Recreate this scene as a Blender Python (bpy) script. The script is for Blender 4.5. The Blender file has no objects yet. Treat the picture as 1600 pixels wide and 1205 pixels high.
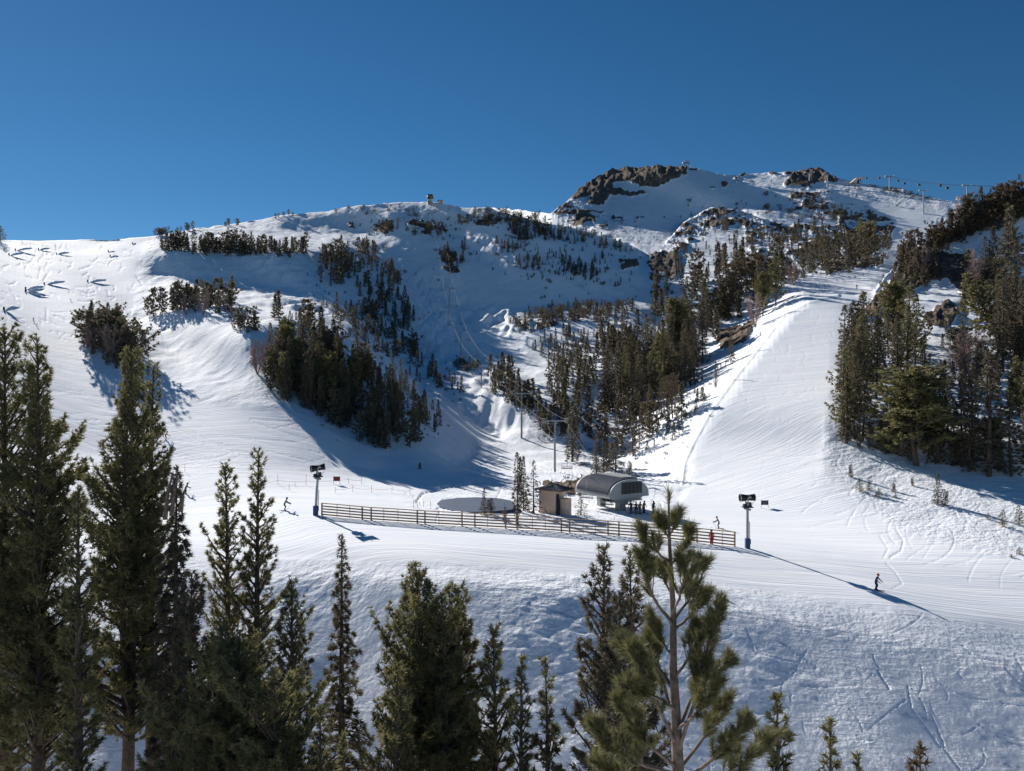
import bpy, bmesh, math, random, zlib
import numpy as np
from mathutils import Vector, Matrix

# ---------------------------------------------------------------- camera
scene = bpy.context.scene
cam_d = bpy.data.cameras.new("camera"); cam = bpy.data.objects.new("camera", cam_d)
scene.collection.objects.link(cam); scene.camera = cam
cam_d.sensor_width = 36.0; cam_d.lens = 27.0           # 1200 px focal length at 1600 px
cam_d.clip_start = .1; cam_d.clip_end = 40000
cam.location = (0, 0, 0); cam.rotation_euler = (math.radians(90), 0, 0)   # looks along +Y, level
scene.render.resolution_x, scene.render.resolution_y = 1024, 771

# ---------------------------------------------------------------- sky and sun
w = bpy.data.worlds.new("World"); scene.world = w; w.use_nodes = True
nt = w.node_tree; nt.nodes.clear()
out = nt.nodes.new("ShaderNodeOutputWorld"); bg = nt.nodes.new("ShaderNodeBackground")
sky = nt.nodes.new("ShaderNodeTexSky"); sky.sky_type = 'NISHITA'; sky.sun_disc = False
sky.sun_elevation = math.radians(25); sky.sun_rotation = math.radians(-36.5)
sky.altitude = 2900; sky.air_density = 1.0; sky.dust_density = .1; sky.ozone_density = 4.
hs = nt.nodes.new("ShaderNodeHueSaturation"); hs.inputs["Saturation"].default_value = 1.2; hs.inputs["Hue"].default_value = .494
nt.links.new(sky.outputs[0], hs.inputs["Color"]); nt.links.new(hs.outputs[0], bg.inputs[0]); bg.inputs[1].default_value = .046
nt.links.new(bg.outputs[0], out.inputs[0])
sl = bpy.data.lights.new("sun", 'SUN'); sun = bpy.data.objects.new("sun", sl)
scene.collection.objects.link(sun)
sl.energy = 5.0; sl.angle = math.radians(.5); sl.color = (1, .95, .88)
sv = Vector((math.cos(math.radians(25))*math.sin(math.radians(-36.5)), math.cos(math.radians(25))*math.cos(math.radians(-36.5)), math.sin(math.radians(25))))
sun.rotation_euler = sv.to_track_quat('Z', 'Y').to_euler()
vs = scene.view_settings; vs.view_transform = 'Standard'; vs.look = 'None'; vs.gamma = 1; vs.use_curve_mapping = False
vs.exposure = .64
scene.cycles.max_bounces = 5; scene.cycles.diffuse_bounces = 2; scene.cycles.glossy_bounces = 1
scene.cycles.transmission_bounces = 2; scene.cycles.transparent_max_bounces = 4
scene.cycles.use_adaptive_sampling = True; scene.cycles.use_denoising = True; scene.cycles.denoiser = 'OPENIMAGEDENOISE'; scene.cycles.denoising_prefilter = 'ACCURATE'

# ---------------------------------------------------------------- helpers
def link(o, parent=None):
    scene.collection.objects.link(o)
    if parent is not None: o.parent = parent
    return o
def tag(o, label=None, cat=None, group=None, kind=None):
    if label: o["label"] = label
    if cat: o["category"] = cat
    if group: o["group"] = group
    if kind: o["kind"] = kind
    return o
def empty(name, loc=(0,0,0), rz=0.):
    o = bpy.data.objects.new(name, None); o.empty_display_size = .3
    o.location = loc; o.rotation_euler = (0, 0, rz); return link(o)
def mesh_np(name, V, F, mats=(), smooth=False, midx=None):
    """V (n,3) array, F (m,k) index array or list of such arrays"""
    me = bpy.data.meshes.new(name)
    Fs = F if isinstance(F, list) else [F]
    Fs = [np.asarray(f, np.int32) for f in Fs if len(f)]
    V = np.asarray(V, np.float32)
    me.vertices.add(len(V)); me.vertices.foreach_set("co", V.ravel())
    loops = np.concatenate([f.ravel() for f in Fs]); tot = np.concatenate([np.full(len(f), f.shape[1], np.int32) for f in Fs])
    st = np.concatenate([[0], np.cumsum(tot)[:-1]]).astype(np.int32)
    me.loops.add(len(loops)); me.loops.foreach_set("vertex_index", loops)
    me.polygons.add(len(tot)); me.polygons.foreach_set("loop_start", st); me.polygons.foreach_set("loop_total", tot)
    if smooth: me.polygons.foreach_set("use_smooth", np.ones(len(tot), bool))
    for m in mats: me.materials.append(m)
    if midx is not None: me.polygons.foreach_set("material_index", np.asarray(midx, np.int32))
    me.update(calc_edges=True)
    return me
def mob(name, me, parent=None, loc=None, rot=None):
    o = bpy.data.objects.new(name, me)
    if loc is not None: o.location = loc
    if rot is not None: o.rotation_euler = rot
    return link(o, parent)

class MB:
    """collects boxes, tubes and sheets into one mesh"""
    def __init__(s): s.v, s.f, s.m = [], [], []; s.cur = 0
    def add(s, vs, fs):
        b = len(s.v); s.v += [tuple(v) for v in vs]; s.f += [tuple(b+i for i in f) for f in fs]; s.m += [s.cur]*len(fs)
    def box(s, c, d, rz=0., M=None):
        x, y, z = d[0]/2, d[1]/2, d[2]/2
        vs = [Vector((i*x, j*y, k*z)) for k in (-1,1) for j in (-1,1) for i in (-1,1)]
        R = M if M is not None else Matrix.Rotation(rz, 3, 'Z')
        s.add([R @ v + Vector(c) for v in vs], [(0,2,3,1),(4,5,7,6),(0,1,5,4),(2,6,7,3),(0,4,6,2),(1,3,7,5)])
    def beam(s, a, b, w, h):
        a, b = Vector(a), Vector(b); d = b-a; L = d.length; y = d.normalized()
        up = Vector((0,0,1)) if abs(y.z) < .95 else Vector((1,0,0))
        x = y.cross(up).normalized(); z = x.cross(y)
        M = Matrix((x, y, z)).transposed(); s.box((a+b)/2, (w, L, h), M=M)
    def tube(s, pts, rad, n=8, cap=True):
        pts = [Vector(p) for p in pts]; rad = rad if hasattr(rad, '__len__') else [rad]*len(pts)
        rings = []
        for i, p in enumerate(pts):
            t = (pts[min(i+1, len(pts)-1)]-pts[max(i-1, 0)]).normalized()
            up = Vector((0,0,1)) if abs(t.z) < .9 else Vector((1,0,0))
            x = t.cross(up).normalized(); y = x.cross(t)
            rings.append([p+x*math.cos(2*math.pi*k/n)*rad[i]+y*math.sin(2*math.pi*k/n)*rad[i] for k in range(n)])
        vs = [v for r in rings for v in r]; fs = []
        for i in range(len(pts)-1):
            for k in range(n): fs.append((i*n+k, i*n+(k+1) % n, (i+1)*n+(k+1) % n, (i+1)*n+k))
        if cap: fs.append(tuple(range(n-1,-1,-1))); fs.append(tuple((len(pts)-1)*n+k for k in range(n)))
        s.add(vs, fs)
    def build(s, name, mats, parent=None, smooth=False, loc=None, rot=None, bevel=0):
        me = bpy.data.meshes.new(name); me.from_pydata(s.v, [], s.f)
        for m in (mats if isinstance(mats, (list, tuple)) else [mats]): me.materials.append(m)
        me.polygons.foreach_set("material_index", s.m)
        if smooth: me.polygons.foreach_set("use_smooth", [True]*len(s.f))
        bm = bmesh.new(); bm.from_mesh(me); bmesh.ops.recalc_face_normals(bm, faces=bm.faces)
        if bevel: bmesh.ops.bevel(bm, geom=list(bm.edges), offset=bevel, segments=1, affect='EDGES')
        bm.to_mesh(me); bm.free()
        return mob(name, me, parent, loc, rot)

def mat(name, col, rough=.7, metal=0., var=.15, scale=3., bump=0., col2=None, spec=.3, trans=0.):
    m = bpy.data.materials.new(name); m.use_nodes = True; t = m.node_tree
    b = t.nodes["Principled BSDF"]; b.inputs["Roughness"].default_value = rough; b.inputs["Metallic"].default_value = metal
    b.inputs["Specular IOR Level"].default_value = spec
    tc = t.nodes.new("ShaderNodeTexCoord"); n = t.nodes.new("ShaderNodeTexNoise"); n.inputs["Scale"].default_value = scale
    n.inputs["Detail"].default_value = 4
    t.links.new(tc.outputs["Object"], n.inputs["Vector"])
    mx = t.nodes.new("ShaderNodeMix"); mx.data_type = 'RGBA'
    c2 = col2 or tuple(c*(1-var*2) for c in col); c1 = tuple(min(1, c*(1+var)) for c in col) if not col2 else col
    mx.inputs[6].default_value = (*c2, 1); mx.inputs[7].default_value = (*c1, 1)
    mr = t.nodes.new("ShaderNodeMapRange"); mr.inputs[1].default_value = .3; mr.inputs[2].default_value = .7
    t.links.new(n.outputs[0], mr.inputs[0]); t.links.new(mr.outputs[0], mx.inputs[0]); t.links.new(mx.outputs[2], b.inputs["Base Color"])
    if bump:
        bp = t.nodes.new("ShaderNodeBump"); bp.inputs["Strength"].default_value = 1; bp.inputs["Distance"].default_value = bump
        t.links.new(n.outputs[0], bp.inputs["Height"]); t.links.new(bp.outputs[0], b.inputs["Normal"])
    if trans:
        tr = t.nodes.new("ShaderNodeBsdfTranslucent"); ms = t.nodes.new("ShaderNodeMixShader"); ms.inputs[0].default_value = trans
        t.links.new(mx.outputs[2], tr.inputs[0]); t.links.new(b.outputs[0], ms.inputs[1]); t.links.new(tr.outputs[0], ms.inputs[2])
        t.links.new(ms.outputs[0], t.nodes["Material Output"].inputs[0])
    return m
# ---------------------------------------------------------------- relief
# The mountain is recovered from its slopes: every zone has the steepness
# towards the sun that makes it lit or shaded, a few places have measured
# distances, and a least-squares solve turns both into one ground surface.
FP = 1200.0; CX, CY = 800.0, 602.5
SUN_EL, SUN_AZ = math.radians(25.0), math.radians(-36.5)
HX, HY, TE = math.sin(SUN_AZ), math.cos(SUN_AZ), math.tan(SUN_EL)

SKY_L = np.array([(-300,384),(-64,376),(0,375),(60,377),(230,373),(300,359),(350,351),(400,343),(450,335),(500,329),
 (560,324),(600,320),(640,317),(672,316),(700,321),(740,324),(770,325),(800,327),(860,334),(880,319),(900,301),
 (925,286),(950,273),(965,267),(1000,263),(1050,263),(1075,259),(1090,265),(1130,272),(1160,273),(1200,269),
 (1250,267),(1278,266),(1300,277),(1340,286),(1400,293),(1440,306),(1480,315),(1512,320),(1522,336),(1560,326),(1600,316),
 (1664,300),(1900,270)], float)
def skyline(px): return np.interp(px, SKY_L[:,0], SKY_L[:,1])

CUTS = [[(752,310),(770,331),(800,336),(830,345),(850,350),(900,358),(960,375),(1005,398)],
        [(1040,378),(1070,345),(1110,326),(1150,329),(1205,352)],
        [(1365,455),(1385,430),(1410,405),(1440,380),(1480,356),(1510,342),(1520,320),(1522,300)]]

SH = .49
LMAP = [ # (sunward slope, polygon)
 (.16, [(-80,300),(1680,300),(1680,620),(-80,620)]),
 (.27, [(-80,360),(240,360),(230,480),(120,560),(-80,560)]),
 (.27, [(-80,540),(200,560),(420,640),(560,715),(640,735),(440,740),(-80,700)]),
 (.14, [(-80,690),(440,735),(640,735),(500,800),(-80,860)]),
 (.05, [(200,800),(440,765),(640,735),(760,740),(870,690),(1060,760),(1280,760),(1400,830),(1680,890),(1680,900),(1200,860),(-80,860)]),
 (.02, [(1060,760),(1110,640),(1230,490),(1390,425),(1330,470),(1290,640),(1290,760)]),
 (.14, [(1280,760),(1300,680),(1440,730),(1680,740),(1680,900),(1400,830)]),
 (.20, [(1290,440),(1400,400),(1520,330),(1680,300),(1680,745),(1440,730),(1300,680)]),
 (.16, [(-80,860),(1200,860),(1680,900),(1680,960),(-80,890)]),
 (.31, [(-80,890),(1680,975),(1680,1080),(1200,1040),(440,930),(-80,1230)]),
 (.425, [(440,905),(900,920),(1300,980),(1680,1060),(1680,1230),(300,1230),(420,1000)]),
 (.50, [(-80,975),(110,985),(330,1080),(520,1230),(-80,1230)]),
 # summit massif
 (.33, [(850,330),(950,262),(1250,260),(1510,310),(1500,420),(1380,430),(1200,360),(1100,330),(1040,380),(1005,400),(900,360)]),
 (.52, [(930,300),(1000,285),(1075,266),(1120,272),(1170,296),(1195,318),(1120,331),(1075,345),(1020,350),(960,352),(900,335)]),
 (.50, [(1280,292),(1320,300),(1360,325),(1395,345),(1390,352),(1340,345),(1290,318)]),
 (.50, [(752,300),(870,320),(860,340),(830,344),(790,334),(765,330)]),
 # ridge shade on the left and the central bowl
 (SH, [(425,348),(470,332),(560,327),(640,320),(700,324),(712,345),(690,392),(640,372),(575,366),(480,362),(440,358)]),
 (SH, [(700,326),(760,330),(830,340),(860,352),(910,365),(960,380),(1015,412),(1040,430),(1010,452),(960,462),(890,474),(850,486),
       (790,478),(730,470),(712,468),(735,505),(790,522),(740,560),(760,590),(730,590),(690,560),(650,540),(640,480),(620,420),(600,385),(650,372),(690,380)]),
 (.30, [(700,352),(760,368),(800,378),(806,402),(795,422),(760,408),(720,384)]),
 (.28, [(674,398),(700,396),(704,418),(678,422)]),
 # treeline shade, left face
 (SH, [(213,412),(250,394),(300,388),(400,396),(485,392),(560,378),(620,402),(640,470),(690,555),(660,570),(600,545),(540,505),(500,470),(420,442),(370,446),(300,440),(240,430)]),
 (.22, [(385,452),(430,446),(500,462),(545,500),(500,512),(430,478)]),
 # wooded hill above the run
 (SH+.015, [(372,545),(400,515),(460,505),(560,520),(640,575),(700,620),(745,660),(768,692),(722,738),(660,722),(600,708),(540,685),(470,638),(415,598)]),
 (.36, [(130,545),(240,520),(290,590),(180,580)]),
 # small shaded hollows right of the lift
 (.52, [(900,630),(900,605),(930,585),(975,575),(1010,545),(1000,580),(950,610),(935,635)]),
 (.02, [(650,600),(690,590),(760,600),(830,640),(840,700),(790,712),(770,690),(745,655),(700,618)]),
 (.05, [(715,470),(760,478),(850,490),(830,512),(790,522),(750,518)]),
 (.10, [(640,530),(690,545),(750,560),(800,600),(830,640),(760,600),(690,588)]),
 (.50, [(815,545),(850,520),(885,530),(860,548),(825,560)]),
 (.52, [(1000,480),(1040,470),(1030,500),(1000,520),(985,500)]),
 (.02, [(680,776),(805,774),(810,802),(680,802)]),
 (.02, [(1180,400),(1290,390),(1390,425),(1230,490),(1110,640),(1050,760),(1000,700),(930,640),(1000,560),(1100,450)]),
 (-.36, [(935,705),(1000,650),(1085,590),(1110,545),(1150,500),(1205,468),(1232,462),(1262,462),(1240,480),(1228,494),(1150,592),(1112,645),(1080,700),(1060,752),(1000,735)]),
]
ANCH = [(100,742,116),(100,850,84),(100,960,60),(200,1100,40),(150,1205,32),
 (258,675,158),(57,507,262),(100,580,210),(25,395,420),(200,376,450),(300,361,425),(400,345,455),(500,331,490),(672,318,560),
 (560,326,520),(640,372,430),(440,640,172),(450,720,132),(600,700,160),(300,540,235),(300,440,300),(480,380,330),
 (445,798,95),(493,803,98),(690,818,96),(850,830,93),(1000,840,89),(1148,853,86),(860,800,115),(985,800,117),(650,770,124),
 (620,740,150),(720,735,163),(800,700,176),(815,690,180),(867,738,150),(752,606,262),(720,555,312),(702,488,370),
 (1400,1205,52),(1400,1100,57.5),(1400,1000,64.5),(1400,950,70),(1368,920,76),(1400,860,90),(1200,850,96),(1200,780,121),(1200,700,150),
 (700,1205,50),(700,1000,60),(700,900,74),(1000,1100,56),(1000,950,68),(1600,1100,59),(1600,950,72),
 (1200,600,192),(1220,500,250),(1250,460,305),(1330,440,345),(1380,430,370),(1400,800,116),(1400,750,136),(1430,720,146),(1600,860,96),(1600,740,140),
 (1443,335,560),(1390,310,640),(1340,288,740),(1290,290,780),(1230,275,900),(1075,264,1050),(960,272,1100),(900,305,1080),(1015,405,640),
 (900,357,600),(820,343,600),(805,329,1500),(1000,450,430),(960,378,560),(1040,382,500),(1130,330,560),(1200,400,430),
 (1500,346,310),(1600,320,280),(1450,600,180),(1600,600,152),(1322,690,150),(1380,330,560),(1450,480,215),(1450,600,172),(1600,450,200),(1400,420,300),
 (900,640,240),(850,560,300),(850,500,345),(950,560,310)]

def in_poly(px, py, poly):
    r = np.zeros(np.shape(px), bool); n = len(poly)
    for i in range(n):
        x0, y0 = poly[i]; x1, y1 = poly[(i+1) % n]
        if y0 == y1: continue
        c = ((y0 > py) != (y1 > py)) & (px < (x1-x0)*(py-y0)/(y1-y0)+x0)
        r ^= c
    return r

def blur(a, n):
    for _ in range(n):
        p = np.pad(a, 1, mode='edge')
        a = (p[:-2,1:-1]+p[2:,1:-1]+p[1:-1,:-2]+p[1:-1,2:]+4*a)/8
    return a

GX = np.arange(-64, 1665, 8.0); GY = np.arange(244, 1223, 6.0)
def solve_relief(iters=900):
    X, Y = np.meshgrid(GX, GY); R, C = X.shape
    L = np.full(X.shape, .2)
    for l, p in LMAP: L[in_poly(X, Y, p)] = l
    L = np.where(Y > 600, blur(L, 6), blur(L, 2))
    valid = Y >= skyline(X)-4
    # cut links crossing occlusion edges
    def crosses(ax, ay, bx, by):
        r = np.zeros(ax.shape, bool)
        for cu in CUTS:
            for (x0,y0),(x1,y1) in zip(cu[:-1], cu[1:]):
                d1 = (x1-x0)*(ay-y0)-(y1-y0)*(ax-x0); d2 = (x1-x0)*(by-y0)-(y1-y0)*(bx-x0)
                d3 = (bx-ax)*(y0-ay)-(by-ay)*(x0-ax); d4 = (bx-ax)*(y1-ay)-(by-ay)*(x1-ax)
                r |= (d1*d2 <= 0) & (d3*d4 <= 0)
        return r
    hok = ~crosses(X[:,:-1], Y[:,:-1], X[:,1:], Y[:,1:]) & valid[:,:-1] & valid[:,1:]
    vok = ~crosses(X[:-1], Y[:-1], X[1:], Y[1:]) & valid[:-1] & valid[1:]
    idx = np.arange(R*C).reshape(R, C)
    rows = []; # list of (indices list, coeff list, rhs, n)
    I, J, V, B = [], [], [], []; nr = 0
    def add(ids, cs, b):
        nonlocal nr
        n = len(b); r = np.arange(nr, nr+n); nr += n
        for i, c in zip(ids, cs): I.append(r); J.append(i); V.append(np.broadcast_to(c, n).astype(float))
        B.append(b)
    du, dE = 8/FP, 6/FP
    u = (X-CX)/FP; E = (CY-Y)/FP
    # slope equation on cells (r,c),(r,c+1),(r+1,c),(r+1,c+1)
    ok = hok[:-1] & hok[1:] & vok[:,:-1] & vok[:,1:]
    uc = .5*(u[:-1,:-1]+u[:-1,1:]); Ec = .5*(E[:-1,:-1]+E[1:,:-1]); Lc = .25*(L[:-1,:-1]+L[1:,:-1]+L[:-1,1:]+L[1:,1:])
    A = -(HX) + HY*uc            # coefficient of s_u
    Bc = np.maximum(Lc - HY*Ec, np.where(Lc < .0, -.4, .10))   # coefficient of -s_E
    conf = np.where(Lc > .47, 1., np.where(Lc < -.1, 1., np.where((Ec > -.13) & (uc > .08), .25, .4)))
    w = (conf/np.maximum(np.abs(Bc), .12)*dE*6)[ok]           # balance to residual in s over a few cells
    a, b = (A[ok]/du/2)*w, (Bc[ok]/dE/2)*w
    i00, i01, i10, i11 = idx[:-1,:-1][ok], idx[:-1,1:][ok], idx[1:,:-1][ok], idx[1:,1:][ok]
    # A*s_u - Bc*s_E = -HY ; s_E = (s_row_above - s_row_below)/dE
    add([i00,i01,i10,i11], [-a-b, a-b, -a+b, a+b], -HY*w)
    # smoothness
    for (o, s) in ((hok, 'h'), (vok, 'v')):
        if s == 'h':
            m = o[:,:-1] & o[:,1:]; p, q, r = idx[:,:-2][m], idx[:,1:-1][m], idx[:,2:][m]; ws = 2.2
        else:
            m = o[:-1] & o[1:]; p, q, r = idx[:-2][m], idx[1:-1][m], idx[2:][m]; ws = 1.6
        add([p,q,r], [ws,-2*ws,ws], np.zeros(len(p)))
    for (px, py, D) in ANCH:
        c = int(round((px-GX[0])/8)); r = int(round((py-GY[0])/6))
        c = min(max(c,0),C-1); r = min(max(r,0),R-1)
        while not valid[r,c]: r += 1
        ww = .15 if py > 940 else .5 if py > 700 else .2
        for dr in (-1, 0, 1):
            for dc in (-1, 0, 1):
                rr, cc = min(max(r+dr,0),R-1), min(max(c+dc,0),C-1)
                if valid[rr,cc]: add([np.array([idx[rr,cc]])], [ww], np.array([ww*math.log(D)]))
    # unknowns outside are held to the valid cell under them
    for r in range(R-2, -1, -1):
        m = ~valid[r]
        add([idx[r][m], idx[r+1][m]], [1., -1.], np.zeros(m.sum()))
    I = np.concatenate(I); J = np.concatenate(J); V = np.concatenate(V); B = np.concatenate(B)
    N = R*C
    mv = lambda x: np.bincount(I, V*x[J], nr)
    mt = lambda y: np.bincount(J, V*y[I], N)
    D = np.bincount(J, V*V, N)+1e-9
    # initial guess from anchors, inverse-distance
    s = np.zeros(N); wsum = np.zeros(N); xf, yf = X.ravel(), Y.ravel()
    for (px,py,Dd) in ANCH:
        ww = 1/((((xf-px)*.6)**2+(yf-py)**2)+50)**1.5; s += ww*math.log(Dd); wsum += ww
    x = s/wsum
    r = mt(B-mv(x)); z = r/D; p = z.copy(); rz = r@z
    for k in range(iters):
        Ap = mt(mv(p)); al = rz/(p@Ap); x += al*p; r -= al*Ap
        z = r/D; rn = r@z
        if rn < 1e-7: break
        p = z + rn/rz*p; rz = rn
    S = x.reshape(R, C)
    # nearer below, farther above, always
    for r in range(R-2, -1, -1): S[r] = np.maximum(S[r], S[r+1]+.0012)
    return S, L
# ---------------------------------------------------------------- noise
def vnoise(x, y, seed=0):
    xi = np.floor(x); yi = np.floor(y); fx = x-xi; fy = y-yi
    fx = fx*fx*fx*(fx*(fx*6-15)+10); fy = fy*fy*fy*(fy*(fy*6-15)+10)
    xi = xi.astype(np.int64); yi = yi.astype(np.int64)
    def h(a, b):
        n = (a*374761393+b*668265263+seed*974634777) & 0xffffffff
        n = ((n ^ (n >> 13))*1274126177) & 0xffffffff
        return ((n ^ (n >> 16)) & 0xffff)/32767.5-1
    a = h(xi, yi); b = h(xi+1, yi); c = h(xi, yi+1); d = h(xi+1, yi+1)
    return (a+(b-a)*fx)*(1-fy)+(c+(d-c)*fx)*fy
def fbm(x, y, seed=0, octv=4, gain=.5):
    r = 0; a = 1.; t = 0
    for k in range(octv):
        ang = .7*k+.3; c, s = math.cos(ang), math.sin(ang)
        r = r+a*vnoise((x*c-y*s)*2**k+17.3*k, (x*s+y*c)*2**k-9.1*k, seed+k); t += a; a *= gain
    return r/t*1.6
def ridged(x, y, seed=0, octv=4):
    r = 0; a = 1.; t = 0
    for k in range(octv):
        r = r+a*(1-2*np.abs(vnoise(x*2**k+5.2*k, y*2**k+1.7*k, seed+k))); t += a; a *= .55
    return r/t

S_GRID, L_GRID = solve_relief(1500)
def s_at(px, py):
    c = np.clip((px-GX[0])/8, 0, len(GX)-1.001); r = np.clip((py-GY[0])/6, 0, len(GY)-1.001)
    ci = c.astype(int); ri = r.astype(int); fc = c-ci; fr = r-ri; a = S_GRID
    out = (a[ri,ci]*(1-fc)+a[ri,ci+1]*fc)*(1-fr)+(a[ri+1,ci]*(1-fc)+a[ri+1,ci+1]*fc)*fr
    # beside an occluding crest only the lattice nodes on the same side count
    near = np.zeros(px.shape, bool)
    for cu in CUTS:
        for (x0,y0),(x1,y1) in zip(cu[:-1], cu[1:]):
            L2 = (x1-x0)**2+(y1-y0)**2; t = np.clip(((px-x0)*(x1-x0)+(py-y0)*(y1-y0))/L2, 0, 1)
            near |= (px-x0-t*(x1-x0))**2+(py-y0-t*(y1-y0))**2 < 400
    k = np.nonzero(near); x, y = px[k], py[k]; ck, rk = ci[k], ri[k]
    num = np.zeros(x.shape); den = np.zeros(x.shape)
    for di in range(-1, 3):
        for dj in range(-1, 3):
            rr = np.clip(rk+di, 0, len(GY)-2); cc = np.clip(ck+dj, 0, len(GX)-2); nx = GX[cc]; ny = GY[rr]
            ok = ny >= skyline(nx)-4
            for cu in CUTS:
                for (x0,y0),(x1,y1) in zip(cu[:-1], cu[1:]):
                    d1 = (x1-x0)*(y-y0)-(y1-y0)*(x-x0); d2 = (x1-x0)*(ny-y0)-(y1-y0)*(nx-x0)
                    d3 = (nx-x)*(y0-y)-(ny-y)*(x0-x); d4 = (nx-x)*(y1-y)-(ny-y)*(x1-x)
                    ok &= ~((d1*d2 <= 0) & (d3*d4 <= 0))
            ww = np.clip(1-np.abs(nx-x)/16, 0, 1)**2*np.clip(1-np.abs(ny-y)/12, 0, 1)**2*ok
            # follow the local rise so that the average stays on the slope
            g = a[np.clip(rr-1,0,len(GY)-1),cc]-a[np.clip(rr+1,0,len(GY)-1),cc]
            num += ww*(a[rr,cc]); den += ww
    o = out[k]; good = den > 1e-3; o[good] = num[good]/den[good]; out[k] = o
    return out

NC, NR, PYB = 1150, 660, 1222.0
cols = np.linspace(-64, 1664, NC); vv = np.linspace(0, 1, NR)
PXG = np.broadcast_to(cols, (NR, NC)); PYG = PYB+(skyline(cols)[None]-PYB)*vv[:,None]
Sg = s_at(PXG, PYG); Yg = np.exp(Sg); Xg = (PXG-CX)/FP*Yg; Zg = (CY-PYG)/FP*Yg

def zone(polys, soft=2):
    """soft mask on a coarse screen-sized lattice, read back at the vertices"""
    gx = np.arange(-64, 1665, 4.); gy = np.arange(244, 1233, 4.)
    X, Y = np.meshgrid(gx, gy); m = np.zeros(X.shape)
    for p in polys:
        v = 1.
        if isinstance(p[0], (int, float)): v, p = p[0], p[1]
        m = np.maximum(m, v*in_poly(X, Y, p))
    m = blur(m, soft)
    c = np.clip((PXG-gx[0])/4, 0, len(gx)-1.001); r = np.clip((PYG-gy[0])/4, 0, len(gy)-1.001)
    ci = c.astype(int); ri = r.astype(int); fc = c-ci; fr = r-ri
    return (m[ri,ci]*(1-fc)+m[ri,ci+1]*fc)*(1-fr)+(m[ri+1,ci]*(1-fc)+m[ri+1,ci+1]*fc)*fr

Z_ROCK = [(1.5,[(893,306),(925,285),(955,268),(962,262),(1000,262),(1072,260),(1074,278),(1050,282),(1035,290),(1012,297),(975,284),(955,288),(958,298),(1010,304),(985,309),(955,304),(943,322),(918,322),(930,302),(905,312)]),
 (.5,[(850,345),(895,305),(945,322),(1000,345),(960,362),(890,358)]), (.5,[(980,340),(1012,325),(1010,345),(990,350)]),
 (1.5,[(1240,272),(1280,265),(1300,276),(1312,284),(1290,286),(1245,290),(1222,294)]),
 (.75,[(1100,300),(1160,270),(1180,262),(1150,290)]),(.6,[(1200,268),(1240,266),(1232,276),(1206,277)]),
 (.7,[(1030,385),(1075,345),(1110,326),(1160,330),(1205,352),(1150,352),(1090,370),(1060,400),(1055,430),(1030,430),(1015,405)]),
 (1.0,[(1130,415),(1190,395),(1195,425),(1150,440)]), (.85,[(1010,400),(1060,400),(1060,440),(1015,440)]),
 (.8,[(960,390),(1000,405),(998,428),(970,420)]),
 (1.05,[(795,340),(815,342),(818,352),(795,350)]),(1.25,[(718,345),(728,345),(729,352),(718,352)]),(1.25,[(742,345),(780,347),(780,353),(742,351)]),
 (.85,[(640,345),(690,348),(698,362),(660,365),(640,358)]),(1.0,[(543,352),(556,352),(558,362),(543,362)]),(.55,[(570,350),(640,345),(640,368),(590,372)]),
 (1.1,[(688,418),(712,416),(718,424),(695,428)]),(.8,[(688,396),(716,392),(716,410),(690,412)]),
 (1.5,[(1385,452),(1420,400),(1470,395),(1520,400),(1505,430),(1450,440),(1395,470),(1335,520),(1330,500)]),
 (1.4,[(1440,498),(1485,470),(1500,485),(1490,505),(1455,512)]),(1.15,[(1480,430),(1560,420),(1570,460),(1510,470)]),
 (.75,[(1540,505),(1565,508),(1562,525),(1535,522)]),(.9,[(1110,520),(1180,500),(1170,530),(1130,545)]),
 (.5,[(1260,285),(1400,345),(1360,350),(1270,330),(1200,330)]),(.75,[(1310,330),(1345,340),(1350,352),(1310,350)]),
 (.6,[(1160,350),(1400,350),(1380,420),(1180,440)]),(.7,[(835,505),(870,500),(875,515),(840,520)]),
 (.72,[(845,750),(905,742),(950,752),(1000,760),(900,775),(850,770)])]
Z_MOGUL = [(1,[(700,470),(760,478),(850,492),(830,512),(790,522),(750,518)]),(1,[(640,600),(700,600),(740,620),(810,640),(830,690),(780,690),(740,655)]),
 (.6,[(600,540),(740,555),(800,640),(700,640)]),(.6,[(705,358),(800,378),(806,420),(740,405)]),(.8,[(400,450),(500,462),(530,505),(430,480)]),
 (.35,[(650,420),(720,420),(700,560),(660,540)]),(.5,[(430,380),(480,400),(500,440),(400,430)])]
Z_GROOM = [[(-80,700),(440,740),(640,738),(700,790),(860,835),(1060,800),(1110,640),(1230,485),(1385,420),(1330,470),(1295,640),(1285,720),(1400,830),(1680,890),(1680,1000),(1200,920),(700,880),(-80,860)],
 [(-80,370),(230,376),(210,480),(125,560),(200,620),(420,640),(560,720),(440,740),(-80,720)], [(1150,300),(1480,330),(1400,420),(1380,350),(1280,300)]]
Z_ROUGH = [(.45,[(-80,380),(215,380),(205,500),(100,600),(-80,640)]), (1,[(440,890),(900,900),(1300,975),(1680,1040),(1680,1240),(300,1240),(300,1000)]), (.8,[(1290,640),(1440,720),(1680,740),(1680,890),(1400,830),(1280,740)]),
 (.7,[(960,640),(1110,620),(1060,770),(900,740)]), (.5,[(-80,950),(300,950),(400,1240),(-80,1240)]), (.6,[(230,480),(380,500),(560,700),(420,640)]),(.7,[(590,740),(1000,740),(1000,830),(640,800)])]
rockm = zone(Z_ROCK, 1); mog = zone(Z_MOGUL, 3); groom = zone(Z_GROOM, 4); rough = zone(Z_ROUGH, 5)
wild = np.clip(1-groom, 0, 1)
dist = Yg
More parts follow.
